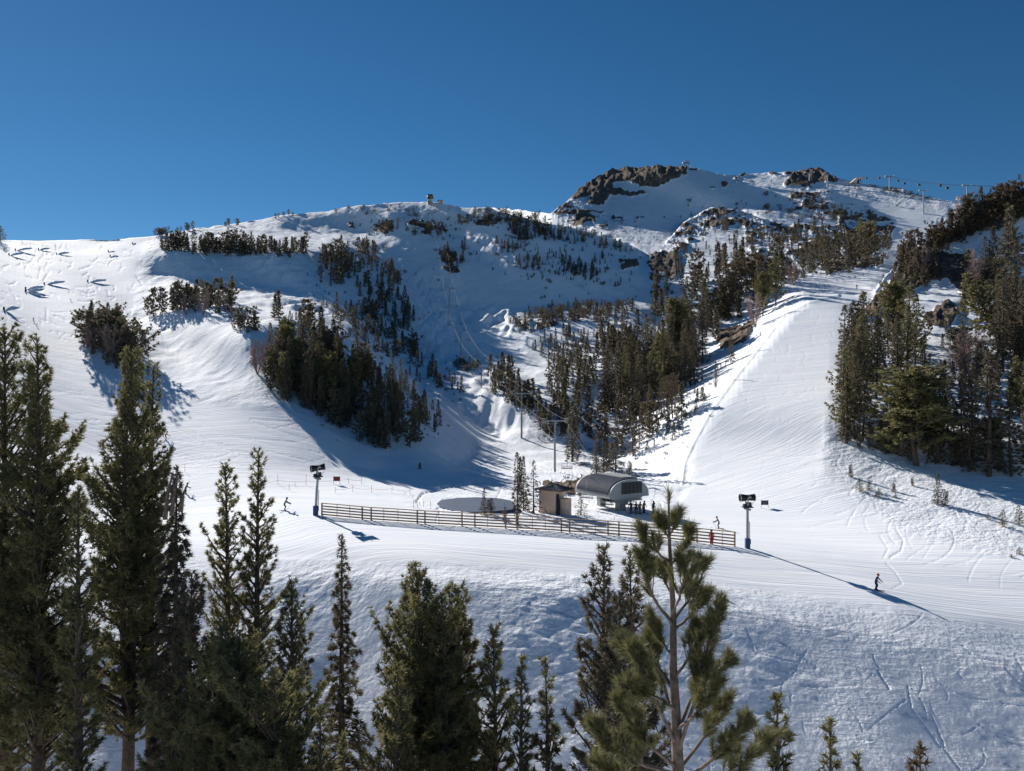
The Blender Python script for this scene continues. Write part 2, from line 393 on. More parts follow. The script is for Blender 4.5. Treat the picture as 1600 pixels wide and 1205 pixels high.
# rock shows where crags break the snow
rn = fbm(Xg/np.maximum(dist*.024,2.5), (Yg*.35+Zg*1.8)/np.maximum(dist*.016,2), 7, 6, .68)
rn = rn*.8+.35*ridged(Xg/(dist*.02)+3, (Zg*2+.3*Yg)/(dist*.007), 13, 3)
rockv = np.clip((rockm-1.0+rn*.8+.42)*5, 0, 1)*(rockm > .12)
rockv = np.where((Sg > math.log(1.02*250)) | (PXG > 1300) | (rockm > .5), rockv, 0)
amp = np.clip((dist-60)/500, .02, 1)
dz = fbm(Xg/60, Yg/60, 1, 3)*1.1*amp*(.35+.65*wild)
dz += fbm(Xg/16, Yg/16, 11, 3)*.35*np.clip(dist/250,.15,1)*(.12+.88*wild)
dz += fbm(Xg/5, Yg/5, 21, 3)*.13*np.clip(dist/150,.25,1)*(.1+.9*wild)
patch = np.clip(.75+1.1*fbm(Xg/14, Yg/9, 95, 3), .15, 1.6)
dz += rough*patch*(fbm(Xg/6, Yg/3.2, 31, 3)*.075+fbm(Xg/1.5, Yg/1.1, 41, 3)*.04)*np.clip(120/dist, .4, 1)
mg = dist*.012+1.2
dz += mog*fbm(Xg/4.2, Yg/8.5, 51, 2)*1.15*np.clip(dist/260,.5,1.6)
dz += wild*(1-mog)*fbm((Xg+.3*Yg)/7., (Yg-.3*Xg)/16., 53, 3)*.42*np.clip((dist-130)/150,0,1)*(1-.5*(rough>.2))
dz += rockv*(ridged(Xg/(dist*.02), (Yg+Zg)/(dist*.03), 61, 4)*.5+.5)*dist*.0065*np.clip(rockm,0,1)
dz += rockv*fbm(Xg/(dist*.005), (Yg*.4+Zg)/(dist*.005), 67, 2)*dist*.0012
# groomer lines on the runs, running across the view
gl = fbm(Xg/18+Yg*.02, (Yg+.12*Xg)/.9, 71, 2)
dz += groom*gl*.010*np.clip(dist/90,.8,3)*(dist < 260)
# a low bank along the left lip of the right-hand run
def poly_dist(poly):
    d = np.full(PXG.shape, 1e9)
    for (x0,y0),(x1,y1) in zip(poly[:-1], poly[1:]):
        m = (PXG > min(x0,x1)-12) & (PXG < max(x0,x1)+12) & (PYG > min(y0,y1)-12) & (PYG < max(y0,y1)+12)
        t = np.clip(((PXG[m]-x0)*(x1-x0)+(PYG[m]-y0)*(y1-y0))/((x1-x0)**2+(y1-y0)**2), 0, 1)
        d[m] = np.minimum(d[m], np.hypot(PXG[m]-x0-t*(x1-x0), PYG[m]-y0-t*(y1-y0)))
    return d
dz += np.exp(-(poly_dist([(1066,755),(1070,720),(1085,690),(1110,645),(1150,590),(1185,545),(1225,492),(1262,472),(1310,462)])/2.2)**2)*dist*.0013
# ski and machine tracks pressed into the snow
trg = np.random.default_rng(9); TRK = np.zeros(PXG.shape)
def stroke(pts, depth, wpx=1):
    P = np.array(pts, float); seg = np.hypot(*np.diff(P, axis=0).T); n = int(seg.sum()/.6)+2; t = np.concatenate([[0], np.cumsum(seg)]); q = np.linspace(0, t[-1], n)
    x, y = np.interp(q, t, P[:,0]), np.interp(q, t, P[:,1]); c = (x+64)/1728*(NC-1); r = (PYB-y)/(PYB-skyline(x))*(NR-1)
    for o_ in range(wpx):
        ri = np.clip(np.round(r).astype(int)+o_, 0, NR-1); ci = np.clip(np.round(c).astype(int), 0, NC-1)
        TRK[ri, ci] = np.maximum(TRK[ri, ci], depth); TRK[np.clip(ri+1+0*o_,0,NR-1), ci] = np.maximum(TRK[np.clip(ri+1,0,NR-1), ci], depth*.0)
def arc(x, y, L, ang, bend, n=10):
    P = [(x, y)]; a = ang
    for i in range(n): P.append((P[-1][0]+math.cos(a)*L/n, P[-1][1]+math.sin(a)*L/n*.6)); a += bend/n
    return P
def tracks(poly, n, L, a0, da, bend, depth):
    xs = [p[0] for p in poly]; ys = [p[1] for p in poly]; k = 0
    while k < n:
        x, y = trg.uniform(min(xs), max(xs)), trg.uniform(min(ys), max(ys))
        if in_poly(np.array([x]), np.array([y]), poly)[0]: stroke(arc(x, y, trg.uniform(*L), a0+trg.normal()*da, trg.normal()*bend), depth*trg.uniform(.4,1)); k += 1
tracks([(1285,700),(1440,732),(1640,745),(1640,880),(1400,822),(1300,760)], 170, (15,110), 2.55, .55, 1.1, .055)
tracks([(1080,760),(1120,650),(1230,500),(1330,460),(1280,640),(1280,760)], 110, (8,40), 1.6, .6, 1.2, .022)
tracks([(-60,560),(200,620),(420,660),(560,730),(440,740),(-60,720)], 120, (20,120), .35, .25, .4, .07)
tracks([(440,890),(1300,960),(1640,1030),(1640,1200),(440,1200)], 110, (15,110), 1.1, .7, .6, .07)
tracks([(-60,380),(230,380),(200,520),(-60,540)], 160, (6,30), 1.3, .8, 1., .16)
tracks([(620,740),(860,720),(990,700),(1060,740),(1060,830),(640,790)], 60, (10,60), .3, .6, 1., .12)
tracks([(640,420),(720,420),(720,560),(660,540)], 50, (10,50), 1.5, .4, .8, .3)
for a, b in (((1372,1050),(1390,1078)),((1418,1072),(1424,1110)),((1424,1110),(1470,1170)),((1455,1120),(1475,1165)),((1213,1000),(1278,1045)),((1470,1165),(1500,1205))): stroke([a, b], .11, 2)
stroke([(1385,880),(1400,895),(1410,912),(1395,920)], .05); stroke([(1400,828),(1412,845),(1408,862),(1390,872)], .07, 2); stroke([(1375,838),(1388,858),(1380,872)], .05)
stroke([(832,752),(760,752),(700,762),(660,772),(650,785)], .25, 2); stroke([(905,745),(860,735),(830,722)], .2)
TRK = blur(TRK, 1); dz -= TRK*np.clip(dist/110, .6, 3)
Zg = Zg+dz
# the pond lies in a level hollow
POND = [(684,787),(692,781),(715,778),(745,777),(775,778),(798,782),(806,789),(800,796),(770,799),(735,800),(705,797),(690,793)]
PCI, PRI = int(round((745+64)/1728*(NC-1))), int(round((PYB-789)/(PYB-skyline(745))*(NR-1)))
_c0, _c1 = [int(round((q+64)/1728*(NC-1))) for q in (690, 800)]; _r0, _r1 = [int(round((PYB-q)/(PYB-skyline(745))*(NR-1))) for q in (812, 800)]
PZ = float(np.percentile(Zg[_r0:_r1, _c0:_c1], 80))+.05; pm = in_poly(PXG, PYG, POND); Zg = np.where(pm, np.minimum(Zg, PZ-.25), Zg)
pm2 = in_poly(PXG, PYG, [(680,795),(700,799),(740,803),(800,801),(815,798),(806,792),(690,790)]) & ~pm; Zg = np.where(pm2, np.minimum(Zg, PZ-.05), Zg)
VG = np.stack([Xg, Yg, Zg], -1)

def ground_at(px, py):
    sk = float(skyline(px)); v = (PYB-py)/(PYB-sk)*(NR-1)
    v = min(max(v, 0), NR-1.001); c = min(max((px+64)/(1728)*(NC-1), 0), NC-1.001)
    ri, ci = int(v), int(c); fr, fc = v-ri, c-ci
    p = (VG[ri,ci]*(1-fc)+VG[ri,ci+1]*fc)*(1-fr)+(VG[ri+1,ci]*(1-fc)+VG[ri+1,ci+1]*fc)*fr
    return Vector(p.tolist())
def m_per_px(px, py): return ground_at(px, py).y/FP

# sheet: near apron, visible slopes, ground falling away behind the skyline, flats to the horizon
rows_V = []; near = []
y0 = VG[0,:,1]; z0 = VG[0,:,2]; uu = (cols-CX)/FP
for k, yb in enumerate([-400., -60., -12.]):
    near.append(np.stack([uu*(abs(yb)+4)*1.0, np.full(NC, yb), np.full(NC, -12.5)], -1))
for f in np.linspace(0, .96, 14):
    yy = 2+(y0-2)*f; zz = -12.5+(z0+12.5)*f; near.append(np.stack([uu*yy, yy, zz-.25*np.sin(f*math.pi)], -1))
far = []
yt, zt = VG[-1,:,1], VG[-1,:,2]; et = zt/yt
for k in range(1, 30):
    f = k/29; yy = yt*(1+.02*k)*(1+f*f*1.0); zz = zt-(yy-yt)*.05-(yy-yt)**2/(yt)*.30*(1-.3*f)
    far.append(np.stack([uu*yy, yy, zz], -1))
for Yf in (5000., 14000., 30000.):
    far.append(np.stack([uu*Yf, np.full(NC, Yf), np.full(NC, -200.)], -1))
AV = np.concatenate([np.stack(near), VG, np.stack(far)])
nn = len(near)
# widen sideways past the frame
def widen(A):
    out = [A]
    for sgn, e in ((-1, 0), (1, -1)):
        ext = []
        for k in range(1, 26):
            g = A[:, e].copy(); uE = g[:,0]/np.maximum(np.abs(g[:,1])+0*g[:,1], 1e-3)
            add = sgn*(.012*k+.0012*k*k); yy = np.abs(g[:,1])
            n = fbm((g[:,0]+add*yy)/(yy*.2+5), g[:,1]/(yy*.2+5), 91, 3)
            g[:,0] = g[:,0]+add*yy; g[:,2] += n*yy*.006*min(k,6)/6
            ext.append(g)
        ext = np.stack(ext[::-1] if sgn < 0 else ext, 1)
        out = [ext]+out if sgn < 0 else out+[ext]
    return np.concatenate(out, 1)
AV = widen(AV); TR, TC = AV.shape[:2]; W = 25
def padattr(a):
    full = np.zeros((TR, TC), np.float32); full[nn:nn+NR, W:W+NC] = a
    full[nn:nn+NR, :W] = a[:, :1]; full[nn:nn+NR, W+NC:] = a[:, -1:]
    full[nn+NR:] = full[nn+NR-1:nn+NR]*0; return full
ii = np.arange(TR*TC).reshape(TR, TC)
F = np.stack([ii[:-1,:-1], ii[:-1,1:], ii[1:,1:], ii[1:,:-1]], -1).reshape(-1, 4)

def snow_material():
    m = bpy.data.materials.new("snow_and_rock"); m.use_nodes = True; t = m.node_tree; N = t.nodes.new; Lk = t.links.new
    b = t.nodes["Principled BSDF"]; geo = N("ShaderNodeNewGeometry")
    def attr(n): a = N("ShaderNodeAttribute"); a.attribute_name = n; return a.outputs["Fac"]
    def noise(vec, scale, det=4, rgh=.55):
        n = N("ShaderNodeTexNoise"); n.inputs["Scale"].default_value = scale; n.inputs["Detail"].default_value = det
        n.inputs["Roughness"].default_value = rgh; Lk(vec, n.inputs["Vector"]); return n.outputs[0]
    def mp(scale, rot=0):
        k = N("ShaderNodeMapping"); k.inputs["Scale"].default_value = scale; k.inputs["Rotation"].default_value = (0,0,rot)
        Lk(geo.outputs["Position"], k.inputs["Vector"]); return k.outputs[0]
    def math_(op, a, b_):
        k = N("ShaderNodeMath"); k.operation = op
        for i, q in enumerate((a, b_)):
            if isinstance(q, (int, float)): k.inputs[i].default_value = q
            else: Lk(q, k.inputs[i])
        return k.outputs[0]
    P = geo.outputs["Position"]
    gr, ro, rk, fa = attr("groom"), attr("rough"), attr("rock"), attr("far")
    # heights in metres
    fine = noise(P, 1.3, 5, .6); mid = noise(P, .22, 4); streak = noise(mp((.10, 2.2, .4), .10), 1., 3); 
    streak2 = noise(mp((.03, .7, .3), -.12), 1., 3); tracks = noise(mp((.25, 1.6, 1.), .9), 1., 3)
    nw = math_('SUBTRACT', 1., gr)
    h = math_('MULTIPLY', math_('MULTIPLY', fine, nw), .16)
    h = math_('ADD', h, math_('MULTIPLY', math_('MULTIPLY', fine, math_('MULTIPLY', ro, mid)), .17))
    h = math_('ADD', h, math_('MULTIPLY', math_('MULTIPLY', tracks, ro), .12))
    h = math_('ADD', h, math_('MULTIPLY', math_('MULTIPLY', streak, gr), .10))
    h = math_('ADD', h, math_('MULTIPLY', math_('MULTIPLY', mid, fa), 1.2))
    h = math_('ADD', h, math_('MULTIPLY', math_('MULTIPLY', streak2, fa), .35))
    bump = N("ShaderNodeBump"); bump.inputs["Strength"].default_value = .9; bump.inputs["Distance"].default_value = 1.
    Lk(h, bump.inputs["Height"])
    # colour
    ca = N("ShaderNodeMix"); ca.data_type = 'RGBA'; ca.inputs[6].default_value = (.80,.84,.90,1); ca.inputs[7].default_value = (.90,.91,.93,1)
    cf = N("ShaderNodeMapRange"); cf.inputs[1].default_value = .35; cf.inputs[2].default_value = .65; Lk(streak2, cf.inputs[0]); Lk(cf.outputs[0], ca.inputs[0])
    rn1 = noise(P, .35, 6, .65); rr = N("ShaderNodeValToRGB"); Lk(rn1, rr.inputs[0])
    rr.color_ramp.elements[0].position = .3; rr.color_ramp.elements[0].color = (.055,.045,.04,1)
    rr.color_ramp.elements[1].position = .72; rr.color_ramp.elements[1].color = (.33,.26,.21,1)
    e = rr.color_ramp.elements.new(.5); e.color = (.17,.135,.11,1)
    rm = N("ShaderNodeMapRange"); rm.inputs[1].default_value = .45; rm.inputs[2].default_value = .6
    nz = noise(P, .5, 4); Lk(math_('ADD', rk, math_('MULTIPLY', math_('SUBTRACT', nz, .5), .5)), rm.inputs[0])
    mx = N("ShaderNodeMix"); mx.data_type = 'RGBA'; Lk(rm.outputs[0], mx.inputs[0]); Lk(ca.outputs[2], mx.inputs[6]); Lk(rr.outputs[0], mx.inputs[7])
    Lk(mx.outputs[2], b.inputs["Base Color"])
    # crags have stronger relief
    h2 = N("ShaderNodeBump"); h2.inputs["Distance"].default_value = 1.; Lk(math_('MULTIPLY', rm.outputs[0], math_('MULTIPLY', rn1, 3.)), h2.inputs["Height"])
    Lk(bump.outputs[0], h2.inputs["Normal"]); Lk(h2.outputs[0], b.inputs["Normal"])
    b.inputs["Roughness"].default_value = .8; b.inputs["Specular IOR Level"].default_value = .04
    return m
M_SNOW = snow_material()
me = mesh_np("snowy_terrain", AV.reshape(-1, 3), F, [M_SNOW], smooth=True)
def setattr_(n, a): at = me.attributes.new(n, 'FLOAT', 'POINT'); at.data.foreach_set("value", padattr(a).ravel().astype(np.float32))
setattr_("groom", groom); setattr_("rough", rough); setattr_("rock", rockv); setattr_("far", np.clip((dist-200)/500, 0, 1)*wild)
terrain = mob("snow_ground", me); tag(terrain, kind="structure")
# ---------------------------------------------------------------- plant materials
M_NEEDLE = mat("needles_olive", (.30,.27,.12), .65, col2=(.11,.11,.055), scale=.9, trans=.35, spec=.25)
M_NEEDLE_DARK = mat("needles_dark", (.225,.19,.125), .7, col2=(.09,.08,.058), scale=.9, trans=.3, spec=.2)
M_NEEDLE_BROWN = mat("needles_brown", (.22,.155,.095), .7, col2=(.10,.08,.05), scale=.7, trans=.2, spec=.2)
M_NEEDLE_NEAR = mat("needles_near", (.27,.25,.105), .5, col2=(.10,.10,.045), scale=5, trans=.25, spec=.4)
M_BARK = mat("bark", (.15,.11,.085), .9, col2=(.06,.045,.036), scale=6, bump=.02)
M_BARK_GREY = mat("bark_grey", (.23,.175,.145), .9, col2=(.09,.065,.05), scale=9, bump=.02)
M_TWIG = mat("bare_twigs", (.44,.31,.27), .85, col2=(.24,.17,.15), scale=2)

def unit(a): return a/np.maximum(np.linalg.norm(a, axis=-1, keepdims=True), 1e-9)
def needles(C, A, nt, ln, wd, spread, rng, fwd=1.):
    """nt thin triangles around every axis A at every centre C"""
    n = len(C); C = np.repeat(C, nt, 0); A = np.repeat(A, nt, 0)
    ln = np.repeat(np.broadcast_to(ln, n), nt)*rng.uniform(.6, 1.2, n*nt)
    d = unit(A*fwd+rng.normal(size=(n*nt, 3))*spread); s = unit(np.cross(d, rng.normal(size=(n*nt, 3))))
    wd = np.repeat(np.broadcast_to(wd, n), nt)
    s = s*wd[:,None]*.5; B = C+d*(ln*.08)[:,None]
    V = np.stack([B-s, B+s, C+d*ln[:,None]], 1).reshape(-1, 3)
    return V, np.arange(len(V)).reshape(-1, 3)
def np_tube(P, R, n=5):
    """P (k,3) path, R (k,) radii"""
    P = np.asarray(P, float); t = unit(np.gradient(P, axis=0)); ref = np.where(np.abs(t[:,2:3]) < .8, [[0,0,1.]], [[1.,0,0]])
    x = unit(np.cross(t, ref)); y = np.cross(x, t); a = np.arange(n)*2*math.pi/n
    V = P[:,None]+(x[:,None]*np.cos(a)[None,:,None]+y[:,None]*np.sin(a)[None,:,None])*np.asarray(R)[:,None,None]
    k = len(P); i = np.arange(k*n).reshape(k, n); j = np.roll(i, -1, 1)
    return V.reshape(-1, 3), np.stack([i[:-1], j[:-1], j[1:], i[1:]], -1).reshape(-1, 4)
def many_tubes(P, R, n=3):
    """P (m,k,3) paths, R (m,k)"""
    m, k = P.shape[:2]; t = unit(np.gradient(P, axis=1)); ref = np.where(np.abs(t[...,2:3]) < .8, [0,0,1.], [1.,0,0])
    x = unit(np.cross(t, ref)); y = np.cross(x, t); a = np.arange(n)*2*math.pi/n
    V = P[:,:,None]+(x[:,:,None]*np.cos(a)[:,None]+y[:,:,None]*np.sin(a)[:,None])*R[:,:,None,None]
    i = np.arange(m*k*n).reshape(m, k, n); j = np.roll(i, -1, 2)
    return V.reshape(-1, 3), np.stack([i[:,:-1], j[:,:-1], j[:,1:], i[:,1:]], -1).reshape(-1, 4)
def cat_mesh(parts):
    V, F, b = [], [], 0
    for v, f in parts: V.append(v); F.append(f+b); b += len(v)
    return np.concatenate(V), np.concatenate(F)

def conifer(seed, H, R, shape='fir', nb=90, base=.06, per_m=3.2, nt=7, tl=.34, tw=.10, spread=.55, trunk_r=None,
            leaders=1, lean=0., wood=True, gaps=.0, tw_side=.35, sides=6, lumpy=.25):
    """one tree at the origin: (wood V,F), (foliage V,F)"""
    rng = np.random.default_rng(seed); trunk_r = trunk_r or H*.014+.03
    woods, cs, ax, ls = [], [], [], []
    tops = [(0., 0., H, 0.)]
    for k in range(leaders-1):
        a = rng.uniform(0, 6.28); tops.append((math.cos(a)*R*rng.uniform(.35,.6), math.sin(a)*R*rng.uniform(.35,.6), H*rng.uniform(.80,.97), H*rng.uniform(.12,.35)))
    for li, (tx, ty, th, z0) in enumerate(tops):
        f = np.linspace(0, 1, 9); bend = rng.normal(size=2)*R*.07
        P = np.stack([tx*f**.6+bend[0]*np.sin(f*3.1)+lean*f*f*H, ty*f**.6+bend[1]*np.sin(f*3.1), z0+(th-z0)*f], -1)
        woods.append(np_tube(P, trunk_r*(1 if li == 0 else .5)*(1.-.93*f), sides))
        n = nb if li == 0 else int(nb*.55); Rl = R if li == 0 else R*.6
        t = base+(1-base)*(np.arange(n)+rng.uniform(0,1,n))/n; t = t if li == 0 else .15+.85*t
        z = z0+(th-z0)*t
        if shape == 'fir':    prof = (1-t)**.78*(.9+.1*np.cos(t*40)); tilt = rng.uniform(-.25,.12,n)+.5*t**3; curve = -.05
        elif shape == 'spire': prof = (1-t)**.55*.75*(1-.35*np.exp(-((t-.0)/.12)**2)); tilt = rng.uniform(-.35,.05,n)+.5*t**3; curve = -.04
        elif shape == 'hemlock': prof = (1-t)**.85*(.75+.4*(rng.uniform(size=n) > .55)); tilt = rng.uniform(-.05,.25,n); curve = -.22
        elif shape == 'pine': prof = np.clip(1-t,0,1)**.55*(.62+.38*np.sin(np.clip(t*1.1+.05,0,1)*3.14)**.7)+.05; tilt = rng.uniform(.05,.7,n)+.5*t; curve = .12
        else:                 prof = np.clip(np.sin(np.clip((t-.02)*1.05,0,1)*math.pi),0,1)**.55*.95+.05; tilt = rng.uniform(-.1,.6,n)+.5*t; curve = .08
        phi = np.arange(n)*2.399963+rng.uniform(-.5,.5,n)
        lump = 1+lumpy*np.sin(phi*2+z*1.7/max(R,.5)*1.2+seed)+rng.uniform(-lumpy,lumpy*.8,n)
        L = np.maximum(Rl*prof*lump, .08*R); keep = rng.uniform(size=n) > gaps; L, z, phi, tilt, t = L[keep], z[keep], phi[keep], tilt[keep], t[keep]; n = len(L)
        ox, oy = np.interp(z, P[:,2], P[:,0]), np.interp(z, P[:,2], P[:,1])
        dirh = np.stack([np.cos(phi), np.sin(phi), 0*phi], -1)
        g = np.linspace(0, 1, 4)
        rr = L[:,None]*g; path = np.stack([ox,oy,z],-1)[:,None]+dirh[:,None]*rr[...,None]
        path[...,2] += np.tan(np.clip(tilt,-.6,1.0))[:,None]*rr+curve*rr*rr/max(R*.5,.3)
        if wood: woods.append(many_tubes(path, (trunk_r*.22*(.4+L/R)[:,None])*(1-.85*g)+.004, 3))
        # foliage clumps along each branch
        cnt = np.maximum(2, (L*per_m*(1 if shape != 'round' else 1.1)).astype(int))
        bi = np.repeat(np.arange(n), cnt); ff = .22+.80*np.sqrt(rng.uniform(0,1,len(bi)))
        Lb = L[bi]; r_ = Lb*ff; side = np.stack([-np.sin(phi[bi]), np.cos(phi[bi]), 0*r_], -1)
        off = rng.normal(size=len(bi))*tw_side*Lb*(1.1-ff)*.9
        c = np.stack([ox[bi], oy[bi], z[bi]], -1)+dirh[bi]*r_[:,None]+side*off[:,None]
        c[:,2] += np.tan(np.clip(tilt[bi],-.6,1.0))*r_+curve*r_*r_/max(R*.5,.3)+rng.normal(size=len(bi))*.05*R
        up = {'fir': .05, 'spire': -.1, 'hemlock': -.25, 'pine': .7, 'round': .6}[shape]
        a_ = unit(dirh[bi]*1.+side*np.sign(off)[:,None]*.5+np.array([0,0,up]))
        cs.append(c); ax.append(a_); ls.append(np.full(len(bi), tl))
        m = 5; cs.append(np.stack([np.full(m,P[-1,0]), np.full(m,P[-1,1]), th-np.linspace(0,.05,m)*H], -1)); ax.append(np.tile([0,0,1.],(m,1))+0*cs[-1]); ls.append(np.full(m, tl*.9))
    C = np.concatenate(cs); A = np.concatenate(ax); Ls = np.concatenate(ls)
    return cat_mesh(woods), needles(C, A, nt, Ls, tw, spread, rng)

def bare_tree(seed, H, R, n_st=7, n_tw=260, tw=.03):
    rng = np.random.default_rng(seed); P = []; Rr = []
    g = np.linspace(0, 1, 5)
    for k in range(n_st):
        a = rng.uniform(0,6.28); e = np.array([math.cos(a)*R*rng.uniform(.15,.8), math.sin(a)*R*rng.uniform(.15,.8), H*rng.uniform(.65,.98)])
        p = np.stack([e[0]*g**.8, e[1]*g**.8, e[2]*g], -1); p[1:] += rng.normal(size=(4,3))*R*.05; P.append(p); Rr.append(H*.011*(1-.8*g))
    P = np.array(P); Rr = np.array(Rr); w1 = many_tubes(P, Rr, 4)
    k = rng.integers(0, n_st, n_tw); f = rng.uniform(.25, 1, n_tw)*3.999; i = f.astype(int); fr = (f-i)[:,None]
    b = P[k, i]*(1-fr)+P[k, i+1]*fr; o = unit(np.stack([b[:,0], b[:,1], 0*b[:,0]+.001], -1))
    d = unit(o*.6+rng.normal(size=(n_tw,3))*.45+np.array([0,0,.75])); L = R*rng.uniform(.25,.6,n_tw)
    Q = b[:,None]+d[:,None]*(L[:,None]*np.linspace(0,1,3))[...,None]; w2 = many_tubes(Q, np.full((n_tw,3), tw)*np.array([1,.7,.3]), 3)
    v3 = needles(Q[:,1:].reshape(-1,3), np.repeat(d,2,0), 4, R*.22, tw*1.3, .6, rng)
    return cat_mesh([w1, w2]), v3

# ---------------------------------------------------------------- prototypes for the woods (unit height 1 m = scale)
def proto(name, wood, fol, mw, mf):
    a = mesh_np(name+"_trunk", wood[0], wood[1], [mw], smooth=True); b = mesh_np(name+"_crown", fol[0], fol[1], [mf]); return a, b
H0 = 12.
SPECS = {  # kind: list of prototypes
 'fir':   [(('fir', 2.15, 110), dict(tl=.42, tw=.13, per_m=4.2)), (('fir', 1.75, 100), dict(tl=.40, tw=.13, per_m=4.6)), (('spire', 1.5, 110), dict(tl=.38, tw=.12, per_m=5.5)), (('spire', 1.9, 110), dict(tl=.42, tw=.13, per_m=4.4, leaders=2))],
 'pine':  [(('pine', 2.3, 105), dict(tl=.40, tw=.14, per_m=5.2, leaders=2, base=.12)), (('round', 2.25, 120), dict(tl=.44, tw=.15, per_m=4.8, leaders=3, base=.14)), (('pine', 1.8, 80), dict(tl=.38, tw=.12, per_m=4.6, base=.1))],
 'brown': [(('round', 2.7, 60), dict(tl=.40, tw=.11, per_m=3.2, leaders=3, base=.2, gaps=.15))],
 'hemlock': [(('hemlock', 2.3, 60), dict(tl=.42, tw=.11, per_m=5.0, base=.05, spread=.5))],
}
PROTO = {}
for kind, lst in SPECS.items():
    for i, ((shape, R, nb), kw) in enumerate(lst):
        wd, fo = conifer(100+i+7*len(kind), H0, R, shape, nb, nt=8, **kw)
        mf = {'fir': M_NEEDLE_DARK, 'pine': M_NEEDLE, 'brown': M_NEEDLE_BROWN, 'hemlock': M_NEEDLE_DARK}[kind]
        PROTO.setdefault(kind, []).append(proto(kind, wd, fo, M_BARK, mf))
for i in range(3):
    wd, fo = bare_tree(300+i, H0, 3.2, 8, 300, .05)
    PROTO.setdefault('bare', []).append(proto('bare', wd, fo, M_TWIG, M_TWIG))
LOW = {}
for kind, (shape, R) in {'fir': ('fir', 1.9), 'pine': ('round', 2.3), 'bush': ('round', 6.), 'brown': ('round', 3.)}.items():
    LOW[kind] = []
    for i in range(4):
        wd, fo = conifer(500+i+11*len(kind), H0, R*(1+.2*(i-1.5)/1.5), shape, 44, nt=5, tl=1.0, tw=.55, per_m=2.2, spread=.7, wood=False, sides=3, lumpy=.4)
        LOW[kind].append((wd, fo))

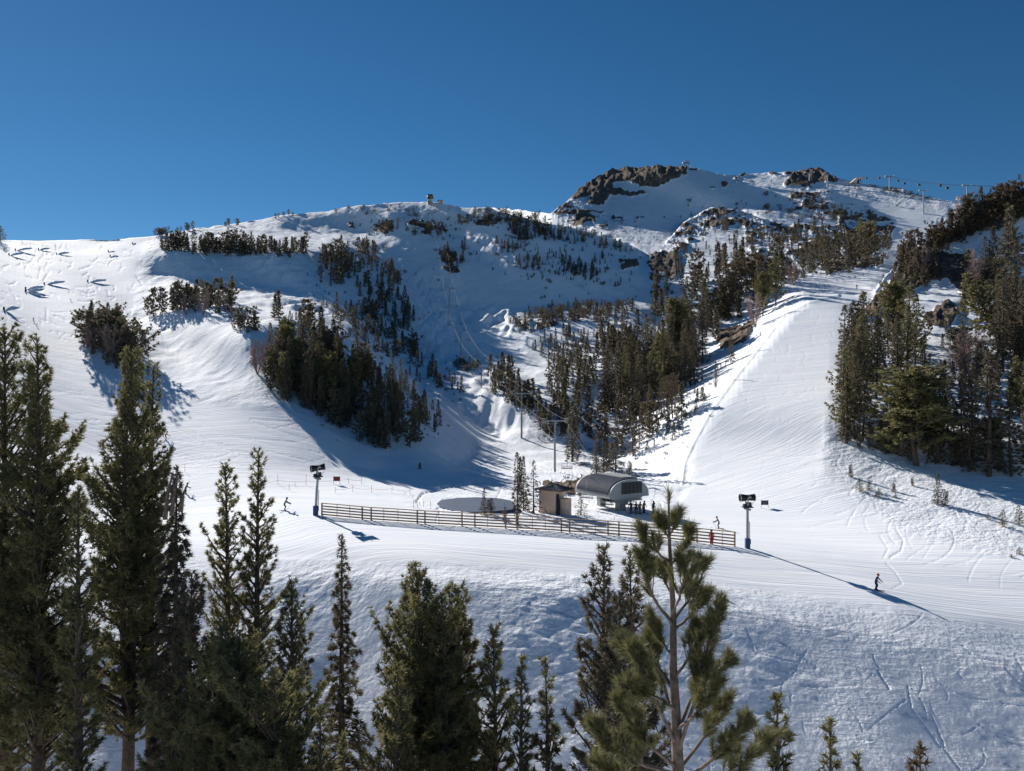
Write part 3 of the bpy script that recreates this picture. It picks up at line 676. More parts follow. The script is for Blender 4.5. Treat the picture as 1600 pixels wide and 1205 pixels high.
# ---------------------------------------------------------------- where the trees of the slopes stand
# (name of the place, polygon of the feet, count, height range in photo pixels, mix of kinds)
WOODS = [
 ("the grove beside the left-hand run", [(128,520),(160,525),(215,535),(228,560),(205,572),(160,556),(132,545)], 34, (38,62), "ppffpb"),
 ("the grove beside the left-hand run", [(140,548),(205,572),(235,590),(215,590),(150,566)], 12, (12,26), "ppff"),
 ("the tree clump above the left-hand run", [(228,497),(262,492),(300,492),(340,494),(368,488),(362,470),(300,470),(240,480)], 34, (24,44), "ppppbf"),
 ("the tree clump above the left-hand run", [(285,462),(340,462),(365,475),(300,478)], 12, (14,26), "ffp"),
 ("the tree row on the crest at far left", [(248,388),(300,385),(400,386),(440,392),(482,386),(478,400),(440,405),(400,400),(300,398),(252,394)], 130, (12,28), "ppff"),
 ("the skyline at far left", [(232,369),(262,366),(262,371),(234,373)], 7, (8,13), "pb"),
 ("the skyline at far left", [(274,363),(304,359),(304,363),(275,366)], 6, (8,13), "p"),
 ("the skyline at far left", [(345,352),(372,349),(372,352),(345,355)], 5, (6,13), "p"),
 ("the skyline at far left", [(425,340),(458,334),(458,338),(426,344)], 5, (6,10), "p"),
 ("the clump left of the shaded wood", [(358,515),(375,522),(405,524),(418,512),(400,505),(365,508)], 12, (20,34), "ppf"),
 ("the sunlit shoulder above the shaded wood", [(424,497),(438,497),(438,500),(424,500)], 3, (30,42), "f"),
 ("the sunlit shoulder above the shaded wood", [(445,498),(470,500),(480,505),(450,503)], 5, (9,17), "f"),
 ("the shaded wood left of the lift line", [(402,598),(440,560),(500,555),(560,580),(600,620),(560,650),(520,660),(470,640),(430,622)], 56, (48,84), "ppffff"),
 ("the shaded wood left of the lift line", [(480,640),(540,600),(600,600),(650,640),(672,690),(640,702),(590,702),(540,684)], 58, (38,66), "fffffp"),
 ("the shaded wood left of the lift line", [(590,590),(650,610),(695,660),(680,680),(640,650)], 32, (16,34), "ffff"),
 ("the shaded wood left of the lift line", [(480,510),(500,525),(540,560),(600,600),(560,600),(500,560),(465,530)], 28, (30,50), "ffpp"),
 ("the upper band of trees on the shaded face", [(495,440),(500,405),(530,395),(560,405),(545,440),(520,452)], 34, (16,34), "pff"),
 ("the upper band of trees on the shaded face", [(540,400),(580,395),(620,430),(650,500),(645,525),(600,500),(560,460)], 110, (9,24), "fffp"),
 ("the upper band of trees on the shaded face", [(560,380),(580,385),(600,395),(570,400)], 12, (10,16), "fp"),
 ("the upper band of trees on the shaded face", [(500,480),(560,480),(640,530),(660,560),(600,560),(540,530)], 90, (10,28), "ffp"),
 ("the upper band of trees on the shaded face", [(570,480),(600,506),(598,510),(572,508)], 4, (26,38), "f"),
 ("the lower band of trees on the shaded face", [(640,545),(700,590),(735,610),(690,620),(640,590)], 26, (14,28), "f"),
 ("the rocky rim of the shaded bowl", [(570,350),(640,350),(700,365),(690,372),(600,366)], 26, (5,13), "bpf"),
 ("the rocky rim of the shaded bowl", [(560,326),(640,321),(690,330),(660,340),(570,336)], 16, (4,9), "bp"),
 ("the clump under the upper lift towers", [(690,388),(728,388),(722,425),(695,415)], 24, (9,20), "ff"),
 ("the rim right of the lift's top station", [(715,340),(740,330),(800,338),(850,352),(800,350),(720,352)], 40, (6,12), "bbp"),
 ("the crest below the summit", [(800,366),(850,360),(900,364),(950,378),(1000,396),(960,392),(880,376),(810,380)], 72, (7,16), "fffp"),
 ("the crest below the summit", [(795,350),(850,352),(862,366),(800,372)], 20, (12,20), "fpb"),
 ("the face below the summit", [(800,380),(880,385),(960,400),(1000,430),(960,450),(860,430),(800,430)], 95, (4,10), "f"),
 ("the face below the summit", [(870,405),(930,420),(930,440),(875,425)], 26, (10,18), "ff"),
 ("the face below the summit", [(765,380),(810,385),(850,420),(835,425),(790,410)], 22, (10,20), "f"),
 ("the low knolls in the middle of the valley", [(790,500),(860,482),(940,478),(1005,480),(980,500),(900,505),(820,525)], 120, (7,18), "ffb"),
 ("the low knolls in the middle of the valley", [(820,540),(880,525),(960,520),(1000,510),(960,545),(880,570),(840,560)], 80, (8,22), "ff"),
 ("the sunlit hollow in the middle of the valley", [(850,600),(880,560),(960,540),(1000,550),(940,590),(900,620),(860,625)], 64, (20,44), "ffff"),
 ("the sunlit hollow in the middle of the valley", [(930,500),(1000,520),(990,560),(940,560)], 20, (24,40), "f"),
 ("the tree strip right of the lift line", [(752,575),(770,570),(800,590),(840,640),(845,668),(815,640),(770,615)], 34, (22,44), "fff"),
 ("the tree strip right of the lift line", [(700,562),(750,572),(750,585),(715,582)], 16, (6,14), "bf"),
 ("the snowy gully below the valley wood", [(830,640),(900,620),(925,640),(930,690),(880,720),(850,690)], 24, (28,60), "ffff"),
 ("the tall firs of the valley wood", [(930,655),(960,610),(1010,560),(1060,540),(1085,560),(1085,600),(1050,630),(1000,650)], 64, (54,96), "ffffp"),
 ("the tall firs of the valley wood", [(1030,560),(1090,500),(1130,490),(1150,480),(1110,550),(1090,580)], 24, (50,84), "fpff"),
 ("the trees along the top of the valley wood", [(1110,500),(1150,455),(1190,448),(1215,452),(1165,490),(1140,505)], 18, (26,50), "fprf"),
 ("the open slope below the valley wood", [(925,690),(960,660),(1060,640),(1080,660),(1020,700),(950,740)], 26, (26,60), "fffr"),
 ("the open slope below the valley wood", [(950,650),(1100,610),(1105,640),(1040,700),(990,715)], 42, (8,24), "ff"),
 ("the lip of the right-hand run", [(1060,690),(1110,620),(1200,510),(1190,500),(1090,600),(1045,680)], 20, (5,13), "f"),
 ("the rocky knoll above the valley wood", [(1030,420),(1080,380),(1130,352),(1170,365),(1200,380),(1160,420),(1080,430)], 62, (6,20), "ffp"),
 ("the rocky knoll above the valley wood", [(1080,335),(1150,330),(1150,340),(1080,345)], 16, (4,8), "f"),
 ("the slope between the knoll and the top run", [(1060,440),(1130,420),(1200,420),(1230,400),(1240,440),(1180,455),(1080,470)], 36, (20,50), "fffp"),
 ("the slope between the knoll and the top run", [(1015,450),(1050,460),(1060,520),(1040,520),(1010,490)], 9, (24,46), "f"),
 ("the wood above the right-hand run", [(1220,448),(1280,430),(1330,425),(1345,405),(1290,400),(1220,410)], 34, (20,48), "fffp"),
 ("the wood above the right-hand run", [(1330,415),(1365,415),(1365,400),(1335,400)], 7, (46,66), "p"),
 ("the wood above the right-hand run", [(1362,388),(1390,388),(1390,394),(1362,394)], 7, (16,24), "p"),
 ("the wood above the right-hand run", [(1170,370),(1280,360),(1330,380),(1300,400),(1180,400)], 60, (9,24), "ff"),
 ("the sunny slope under the ridge restaurant", [(1200,300),(1290,310),(1330,345),(1270,350),(1180,330)], 34, (3,8), "b"),
 ("the sunny slope under the ridge restaurant", [(1260,330),(1320,325),(1345,345),(1280,345)], 12, (7,14), "pf"),
 ("the skyline right of the ridge restaurant", [(1345,288),(1420,302),(1460,314),(1420,308),(1360,294)], 20, (3,7), "b"),
 ("the crest of the right-hand hill", [(1400,415),(1440,385),(1480,360),(1505,350),(1500,372),(1450,405),(1405,430)], 36, (20,44), "fffpr"),
 ("the crest of the right-hand hill", [(1500,350),(1530,335),(1600,322),(1640,318),(1640,340),(1560,355),(1505,370)], 50, (28,56), "ffrp"),
 ("the rocky side of the right-hand hill", [(1385,460),(1420,420),(1480,405),(1500,430),(1440,450),(1400,500)], 16, (26,64), "ffpf"),
 ("the rocky side of the right-hand hill", [(1480,440),(1560,400),(1600,400),(1600,470),(1540,500)], 14, (24,60), "ffp"),
 ("the foot of the right-hand hill", [(1305,690),(1320,600),(1345,560),(1375,620),(1350,690)], 15, (80,145), "fffp"),
 ("the foot of the right-hand hill", [(1350,560),(1400,500),(1440,540),(1430,620),(1380,620)], 13, (60,120), "fpfp"),
 ("the foot of the right-hand hill", [(1370,700),(1400,660),(1480,680),(1560,730),(1600,735),(1600,690),(1640,742),(1440,728)], 17, (70,150), "fffp"),
 ("the foot of the right-hand hill", [(1340,700),(1400,708),(1440,722),(1600,742),(1440,726)], 16, (26,56), "f"),
 ("the upper part of the right-hand hill", [(1540,540),(1600,500),(1640,500),(1640,580),(1560,600)], 18, (60,150), "fff"),
 ("the open middle of the right-hand hill", [(1430,530),(1520,440),(1600,390),(1640,420),(1640,600),(1500,640)], 30, (16,44), "ffp"),
 ("the lower half of the right-hand hill", [(1400,600),(1500,570),(1600,600),(1640,700),(1560,720),(1430,700)], 26, (30,84), "fffp"),
 ("the crest of the right-hand hill", [(1400,405),(1470,365),(1540,345),(1600,330),(1600,350),(1500,385),(1420,420)], 26, (18,40), "ffr"),
 ("the upper part of the right-hand hill", [(1460,600),(1540,560),(1600,620),(1500,650)], 18, (20,54), "f"),
]
# trees placed one by one: px, py of the foot, height px, width factor, kind, label
SINGLES = [
 (808,800,92,.9,'f',"slim dead-topped fir, leftmost of the firs beside the tan hut"),
 (818,797,84,.8,'f',"slim fir in the middle of the clump beside the tan hut"),
 (834,801,82,1.1,'h',"fir with bare lower trunk standing nearest the tan hut"),
 (757,806,44,1.1,'f',"brownish small fir at the edge of the frozen pond"),
 (768,806,28,1.5,'f',"low bushy fir at the edge of the frozen pond"),
 (907,806,36,1.6,'h',"small bushy fir in front of the lift station between hut and pylon"),
 (894,722,92,1.3,'f',"large fir behind the nearest lift tower"),
 (932,742,62,1.2,'f',"fir behind the left end of the lift station roof"),
 (962,742,84,1.1,'h',"thin fir behind the middle of the lift station roof"),
 (942,738,48,1.1,'f',"smaller fir beside the fir behind the lift station"),
 (983,742,24,1.2,'f',"small fir right of the lift station roof"),
 (1432,728,150,1.9,'p',"broad old pine with pale forked trunk at the foot of the right-hand hill"),
 (1322,692,100,1.6,'f',"dark fir at the left edge of the right-hand hill, nearest the run"),
 (1330,600,116,1.1,'f',"slim fir whose pointed top stands against the right-hand run"),
 (1350,560,102,1.2,'p',"tall pine at the top of the run's right edge"),
 (1420,560,110,1.5,'p',"bushy pine in the middle of the right-hand hill"),
 (1490,708,84,1.1,'f',"slim fir right of the broad old pine"),
 (1513,738,110,1.1,'f',"fir with a bare lower trunk at the foot of the right-hand hill"),
 (1545,745,188,1.35,'f',"tallest dark fir at the foot of the right-hand hill"),
 (1580,745,130,1.2,'f',"fir nearest the right edge of the photo on the lower slope"),
 (1578,530,200,1.0,'f',"tall pine rising through the upper right edge of the photo"),
 (1570,535,120,1.4,'L',"leaning pine at the upper right"),
 (1465,790,50,1.1,'f',"small fir standing alone on the tracked snow right of the run"),
 (1476,791,26,1.1,'f',"tiny fir just below the lone fir on the tracked snow"),
 (1567,826,28,1.1,'p',"stunted pine on a thin stem on the tracked snow"),
 (1592,822,32,1.3,'p',"small twisted pine near the right edge of the tracked snow"),
 (1544,814,12,1.4,'p',"tiny pine bush left of the stunted pine"),
 (1330,746,22,1.,'f',"thin sapling nearest the run on the tracked snow"),
 (1343,768,22,1.4,'p',"bushy sapling in the group beside the run"),
 (1358,766,18,1.4,'p',"second bushy sapling in the group beside the run"),
 (1373,776,16,1.4,'p',"low dark sapling at the middle of the tracked snow"),
 (1396,768,16,1.3,'f',"pointed sapling at the middle of the tracked snow"),
 (1399,778,11,1.3,'p',"tiny sapling below the pointed sapling"),
 (1426,760,15,1.1,'f',"sapling with a long shadow below the broad old pine"),
 (1593,868,14,1.6,'p',"low pine bush at the right edge above the groomed run"),
 (1580,872,8,2.4,'p',"flat pine scrub at the right edge above the groomed run"),
 (656,733,12,1.4,'f',"tiny fir at the foot of the shaded wood"),
 (1212,476,74,1.0,'p',"tall pine at the bend of the run's upper left edge"),
 (1192,492,66,.9,'p',"pine just below the bend of the run's upper left edge"),
 (1142,566,50,.7,'f',"lone slim fir on the bank left of the run"),
 (1118,606,44,.7,'f',"lower lone slim fir on the bank left of the run"),
 (205,602,36,1.6,'p',"round low pine at the lower right edge of the left grove"),
 (0,377,24,1.6,'p',"round pine clump on the skyline at the photo's left edge"),
]
BARES = [(136,543,44,"leftmost pale leafless tree in front of the left grove"),(146,552,48,"second pale leafless tree in front of the left grove"),
 (176,566,60,"tallest pale leafless tree in front of the left grove"),(200,560,44,"pale leafless tree at the right end of the left grove"),
 (290,492,36,"brown leafless tree in the clump above the left-hand run"),(318,494,38,"brown leafless tree right of the middle of that upper clump"),
 (350,490,34,"brown leafless tree at the right end of the upper left clump"),
 (402,585,58,"pinkish leafless thicket at the left end of the shaded wood"),(424,592,64,"tall pinkish leafless tree at the left end of the shaded wood"),
 (438,600,50,"pinkish leafless tree just inside the shaded wood"),
 (1517,604,98,"reddish leafless tree in the middle of the right-hand hill"),(1500,598,80,"reddish leafless tree left of the largest bare tree on the right-hand hill"),
 (1525,455,62,"grey leafless tree among rocks on the right-hand hill"),(1440,440,60,"grey leafless tree above the rocks of the right-hand hill"),
 (1500,360,60,"tall bare grey trunk on the crest of the right-hand hill"),(1528,352,62,"second bare grey trunk on the crest of the right-hand hill"),
 (1240,445,40,"rust-brown leafless tree in the wood above the run"),(1180,512,52,"rust-brown leafless tree at the top of the valley wood")]

rng = random.Random(5)
cand = []                                   # individual trees, largest first
def scatter(poly, n, rg):
    xs = [p[0] for p in poly]; ys = [p[1] for p in poly]; pts = []; tries = 0
    mind = math.sqrt((max(xs)-min(xs))*(max(ys)-min(ys))/max(n,1))*.35
    while len(pts) < n and tries < n*60:
        tries += 1; x = rng.uniform(min(xs), max(xs)); y = rng.uniform(min(ys), max(ys))
        if not in_poly(np.array([x]), np.array([y]), poly)[0]: continue
        if y < float(skyline(x))+.6: continue
        if any(abs(x-a)+2*abs(y-b) < mind for a, b in pts) and tries < n*30: continue
        pts.append((x, y))
    return pts
KM = {'f':'fir','p':'pine','r':'brown','b':'bush','h':'hemlock','L':'pine'}
for (place, poly, n, (h0, h1), mix) in WOODS:
    for (x, y) in scatter(poly, n, None):
        h = h0+(h1-h0)*rng.random()**1.3; cand.append((h, x, y, KM[rng.choice(mix)], place))
for i in range(1000):                        # seedlings dotted over the treed slopes
    place, poly, n, (h0, h1), mix = rng.choice(WOODS[12:57]); cx_ = rng.choice(poly); x = cx_[0]+rng.gauss(0, 16); y = cx_[1]+rng.gauss(0, 9)
    if y < skyline(x)+3 or 1110 < x < 1290 and 430 < y < 800 or x > 1595 or (y > 690 and x < 900): continue
    cand.append((rng.uniform(2.5, 6), x, y, rng.choice(['fir','bush']), None))
cand.sort(key=lambda c: -c[0])
N_IND = 300-len(SINGLES)-27
ind = [c for c in cand[:N_IND] if c[3] != 'bush']; rest = [c for c in cand if c not in ind]

def copy_tree_of(pr, name, loc, sx, sz, rz, label, cat, group, rx=0.):
    e = empty(name, loc, rz); e.scale = (sx, sx, sz); e.rotation_euler = (0, rx, rz)
    tag(e, label, cat, group)
    for nm, me in (("trunk", pr[0]), ("crown" if 'bare' not in pr[1].name else "twigs", pr[1])):
        c = bpy.data.objects.new(nm, me); link(c, e)
    return e
def ordinal(n): return {1:'first',2:'second',3:'third'}.get(n, f"{n}{'st' if n%10==1 and n!=11 else 'nd' if n%10==2 and n!=12 else 'rd' if n%10==3 and n!=13 else 'th'}")
NAME = {'fir':'fir_tree','pine':'pine_tree','brown':'pine_tree','hemlock':'fir_tree'}
LOOK = {'fir':'pointed dark fir','pine':'bushy olive pine','brown':'brownish thin-needled pine','hemlock':'drooping fir'}
bykey = {}
for c in ind: bykey.setdefault((c[4], c[3]), []).append(c)
for (place, kind), lst in bykey.items():
    lst.sort(key=lambda c: c[1])
    for i, (h, x, y, k, _) in enumerate(lst):
        p = ground_at(x, y); H = h*p.y/FP; sz = H/H0*1.03; wf = rng.uniform(.85, 1.2)*(1. if H > 9 else 1.15)
        pr = rng.choice(PROTO[kind])
        n_lab = f"{LOOK[kind]}, {ordinal(i+1)} from left in {place}" if len(lst) > 1 else f"only tall {LOOK[kind]} in {place}"
        copy_tree_of(pr, NAME[kind], p-Vector((0,0,.3)), sz*wf, sz, rng.uniform(0, 6.28), n_lab.replace(" in the skyline"," on the skyline").replace(" in the crest"," on the crest").replace(" in the sunlit shoulder"," on the sunlit shoulder"), "tree", "conifers on the slopes")
for (x, y, h, wf, k, lab) in SINGLES:
    p = ground_at(x, y); H = h*p.y/FP; sz = H/H0*1.03; pr = rng.choice(PROTO[KM[k]]) if h > 36 else PROTO[KM[k]][-1]
    copy_tree_of(pr, NAME[KM[k]], p-Vector((0,0,.25)), sz*wf*(1.5 if h < 31 else 1.15 if h < 60 else 1), sz, rng.uniform(0,6.28) if k != 'L' else 0, lab, "tree", "conifers on the slopes", rx=(-.5 if k == 'L' else 0))
for i, (x, y, h, lab) in enumerate(BARES):
    p = ground_at(x, y); sz = h*p.y/FP/H0
    copy_tree_of(PROTO['bare'][i % 3], "bare_tree", p-Vector((0,0,.2)), sz*(1.1 if h < 90 else .9)*(.35 if 'trunk' in lab else 1), sz, rng.uniform(0,6.28), lab, "leafless tree", "leafless trees on the slopes")
# the rest of the wood, one mesh
V, F, MI, b = [], [], [], 0
nprng = np.random.default_rng(3)
for (h, x, y, k, _) in rest:
    p = ground_at(x, y); H = h*p.y/FP
    if k == 'bush': H *= .8
    wd, fo = rng.choice(LOW['fir' if k == 'hemlock' else k]); s = H/H0; a = rng.uniform(0, 6.28); ca, sa = math.cos(a), math.sin(a); wf = rng.uniform(.8, 1.3)*(1.15 if h < 14 else 1.)
    for (v, f, mi) in ((wd[0], wd[1], 1), (fo[0], fo[1], 0)):
        if mi == 1:
            f = np.concatenate([f[:, :3], f[:, [0,2,3]]])
        q = np.stack([(v[:,0]*ca-v[:,1]*sa)*s*wf+p.x, (v[:,0]*sa+v[:,1]*ca)*s*wf+p.y, v[:,2]*s+p.z-.15], -1)
        V.append(q); F.append(f+b); MI.append(np.full(len(f), mi if mi else (2 if k in ('brown',) else 0))); b += len(q)
o = mob("distant_woods", mesh_np("distant_woods", np.concatenate(V), np.concatenate(F), [M_NEEDLE_DARK, M_BARK, M_NEEDLE_BROWN], midx=np.concatenate(MI)))
tag(o, "smaller firs, pines and scrub scattered over the snowy mountainside", "small trees", kind="stuff")
print("trees individual", len(ind), "rest", len(rest), "tris", b//3)
# ---------------------------------------------------------------- foreground trees
def ground_xy(px, D):
    """ground point on the column of photo pixel px at forward distance D"""
    c = min(max((px+64)/1728*(NC-1), 0), NC-1.001); ci = int(c)
    ys, zs = VG[:,ci,1], VG[:,ci,2]
    if D <= ys[0]: f = (D-2)/(ys[0]-2); z = -12.5+(zs[0]+12.5)*f-.25*math.sin(f/.96*math.pi if f < .96 else 0)
    else: z = float(np.interp(D, ys, zs))
    return Vector(((px-CX)/FP*D, D, z))
def fg_tree(name, px, D, top, Rpx, shape, label, m_f=None, m_w=None, dens=1., seed=1, **kw):
    g = ground_xy(px, D); ztop = (CY-top)/FP*D; H = ztop-g.z; R = Rpx*D/FP*1.1
    args = dict(nb=int(8.5*H*dens), per_m=15*dens, nt=11, tl=.27, tw=.05, spread=.6, sides=10, trunk_r=.10+H*.011, lumpy=.36, gaps=.05, tw_side=.26)
    args.update(kw)
    wd, fo = conifer(seed, H+.4, R, shape, **args)
    e = empty(name, g-Vector((0,0,.4))); tag(e, label, "tree", "large trees in the foreground")
    mob("trunk", mesh_np("trunk", wd[0], wd[1], [m_w or M_BARK], smooth=True), e)
    mob("crown", mesh_np("crown", fo[0], fo[1], [m_f or M_NEEDLE]), e)
    return e
FG = [
 ("pine_tree", 8, 40, 522, 108, 'pine', "tall dense pine at the far left edge of the photo", dict(seed=11, base=.10, dens=1.15, leaders=2)),
 ("pine_tree", 58, 38, 533, 74, 'pine', "second tall dense pine from the left edge", dict(seed=12, base=.12, dens=1.2)),
 ("pine_tree", 122, 33, 768, 34, 'pine', "slim pine between the big pines at left, foliage hanging low", dict(seed=13, base=.03, dens=1.15)),
 ("pine_tree", 196, 40, 556, 82, 'pine', "tallest broad pine left of centre with two tops", dict(seed=14, base=.20, dens=1.25, leaders=2, lean=.012)),
 ("pine_tree", 240, 42, 575, 44, 'pine', "slender pine rising behind the tall two-topped pine", dict(seed=15, base=.25, dens=1.0)),
 ("fir_tree", 276, 37, 735, 56, 'hemlock', "dark drooping fir with grey dead tips right of the tall pine", dict(seed=16, base=.06, dens=1.5, m='d')),
 ("pine_tree", 352, 46, 726, 46, 'pine', "upright pine left of the tall slim pine, open lower trunk", dict(seed=17, base=.22, dens=1.0)),
 ("pine_tree", 404, 44, 706, 42, 'pine', "tall slim pine with bare lower trunk, nearest the skier at left", dict(seed=18, base=.24, dens=1.0)),
 ("pine_tree", 456, 40, 912, 48, 'pine', "short pine between the slim pine and the drooping spire", dict(seed=19, base=.10, dens=1.2)),
 ("fir_tree", 534, 42, 838, 46, 'hemlock', "hemlock spire with drooping tiers standing alone in the snow", dict(seed=20, base=.10, dens=1.35, m='d', tl=.26)),
 ("fir_tree", 300, 33, 902, 54, 'pine', "dark fir filling the gap below the grey-tipped fir", dict(seed=41, base=.03, dens=1.3, m='d')),
 ("pine_tree", 690, 33, 936, 60, 'pine', "shorter crown between the two dense pines at bottom centre", dict(seed=44, base=.03, dens=1.25)),
 ("pine_tree", 968, 29, 930, 56, 'pine', "lower dark crown behind the near long-needled pine", dict(seed=45, base=.03, dens=1.25, m='d')),
 ("pine_tree", 338, 30, 1006, 80, 'round', "yellow-green bushy pine at the bottom left corner", dict(seed=21, base=.05, dens=1.25, leaders=3)),
 ("pine_tree", 428, 28, 1052, 66, 'round', "olive bushy pine at the bottom, right of the yellow-green one", dict(seed=22, base=.05, dens=1.0, leaders=3)),
 ("pine_tree", 500, 28, 1108, 28, 'pine', "small dark pine at the bottom under the hemlock spire", dict(seed=23, base=.05, dens=1.)),
 ("pine_tree", 536, 26, 1150, 16, 'pine', "pine tip just showing at the bottom edge left of centre", dict(seed=24, base=.05, dens=1.)),
 ("pine_tree", 650, 34, 893, 88, 'pine', "huge dense many-topped pine at the bottom centre", dict(seed=25, base=.04, dens=1.3, leaders=4, lumpy=.3)),
 ("pine_tree", 716, 35, 922, 66, 'pine', "right half of the dense pine pair at bottom centre", dict(seed=26, base=.04, dens=1.25, leaders=3, lumpy=.3)),
 ("pine_tree", 770, 33, 985, 46, 'pine', "shorter pine leaning on the right of the dense pines", dict(seed=27, base=.05, dens=1.2)),
 ("pine_tree", 622, 30, 1040, 40, 'pine', "low pine at the left foot of the huge dense pine", dict(seed=28, base=.05, dens=1.1)),
 ("pine_tree", 815, 31, 1028, 28, 'pine', "left one of two slim pines right of the dense pines", dict(seed=29, base=.06, dens=1.)),
 ("pine_tree", 852, 31, 1032, 33, 'pine', "right one of two slim pines right of the dense pines", dict(seed=30, base=.06, dens=1.)),
 ("pine_tree", 944, 30, 860, 60, 'pine', "dark pine directly behind the near long-needled pine, left top", dict(seed=31, base=.04, dens=1.2, m='d')),
 ("pine_tree", 984, 30, 864, 56, 'pine', "dark pine directly behind the near long-needled pine, right top", dict(seed=32, base=.04, dens=1.2, m='d')),
 ("pine_tree", 1214, 24, 1088, 42, 'pine', "bushy pine at the bottom, first right of the near pine", dict(seed=33, base=.04, dens=1.2)),
 ("pine_tree", 1297, 24, 1126, 28, 'pine', "small pine at the bottom, second right of the near pine", dict(seed=34, base=.04, dens=1.1)),
 ("pine_tree", 1341, 22, 1182, 12, 'pine', "pine tip at the bottom edge, third right of the near pine", dict(seed=35, base=.04, dens=1.)),
 ("pine_tree", 1438, 22, 1168, 24, 'round', "brownish pine top at the bottom edge, farthest right", dict(seed=36, base=.04, dens=1., m='b')),
]
for (nm, px, D, top, R, shp, lab, kw) in FG:
    m = kw.pop('m', None)
    e = fg_tree(nm, px, D, top, R, shp, lab, m_f={'d': M_NEEDLE_DARK, 'b': M_NEEDLE_BROWN}.get(m), **kw)

    if 'dead tips' in lab:
        for (a, b, c) in (((258,812),(262,770),(271,736)),((268,806),(273,765),(279,728)),((282,800),(286,772),(296,752))):
            P3 = [Vector(((x-CX)/FP*(D-1.), D-1., (CY-y)/FP*(D-1.)))-e.location for x, y in (a, b, c)]
            m_ = MB(); m_.tube(P3, [.11,.07,.015], 6); m_.build("dead_tip", M_BARK_GREY, e, smooth=True)

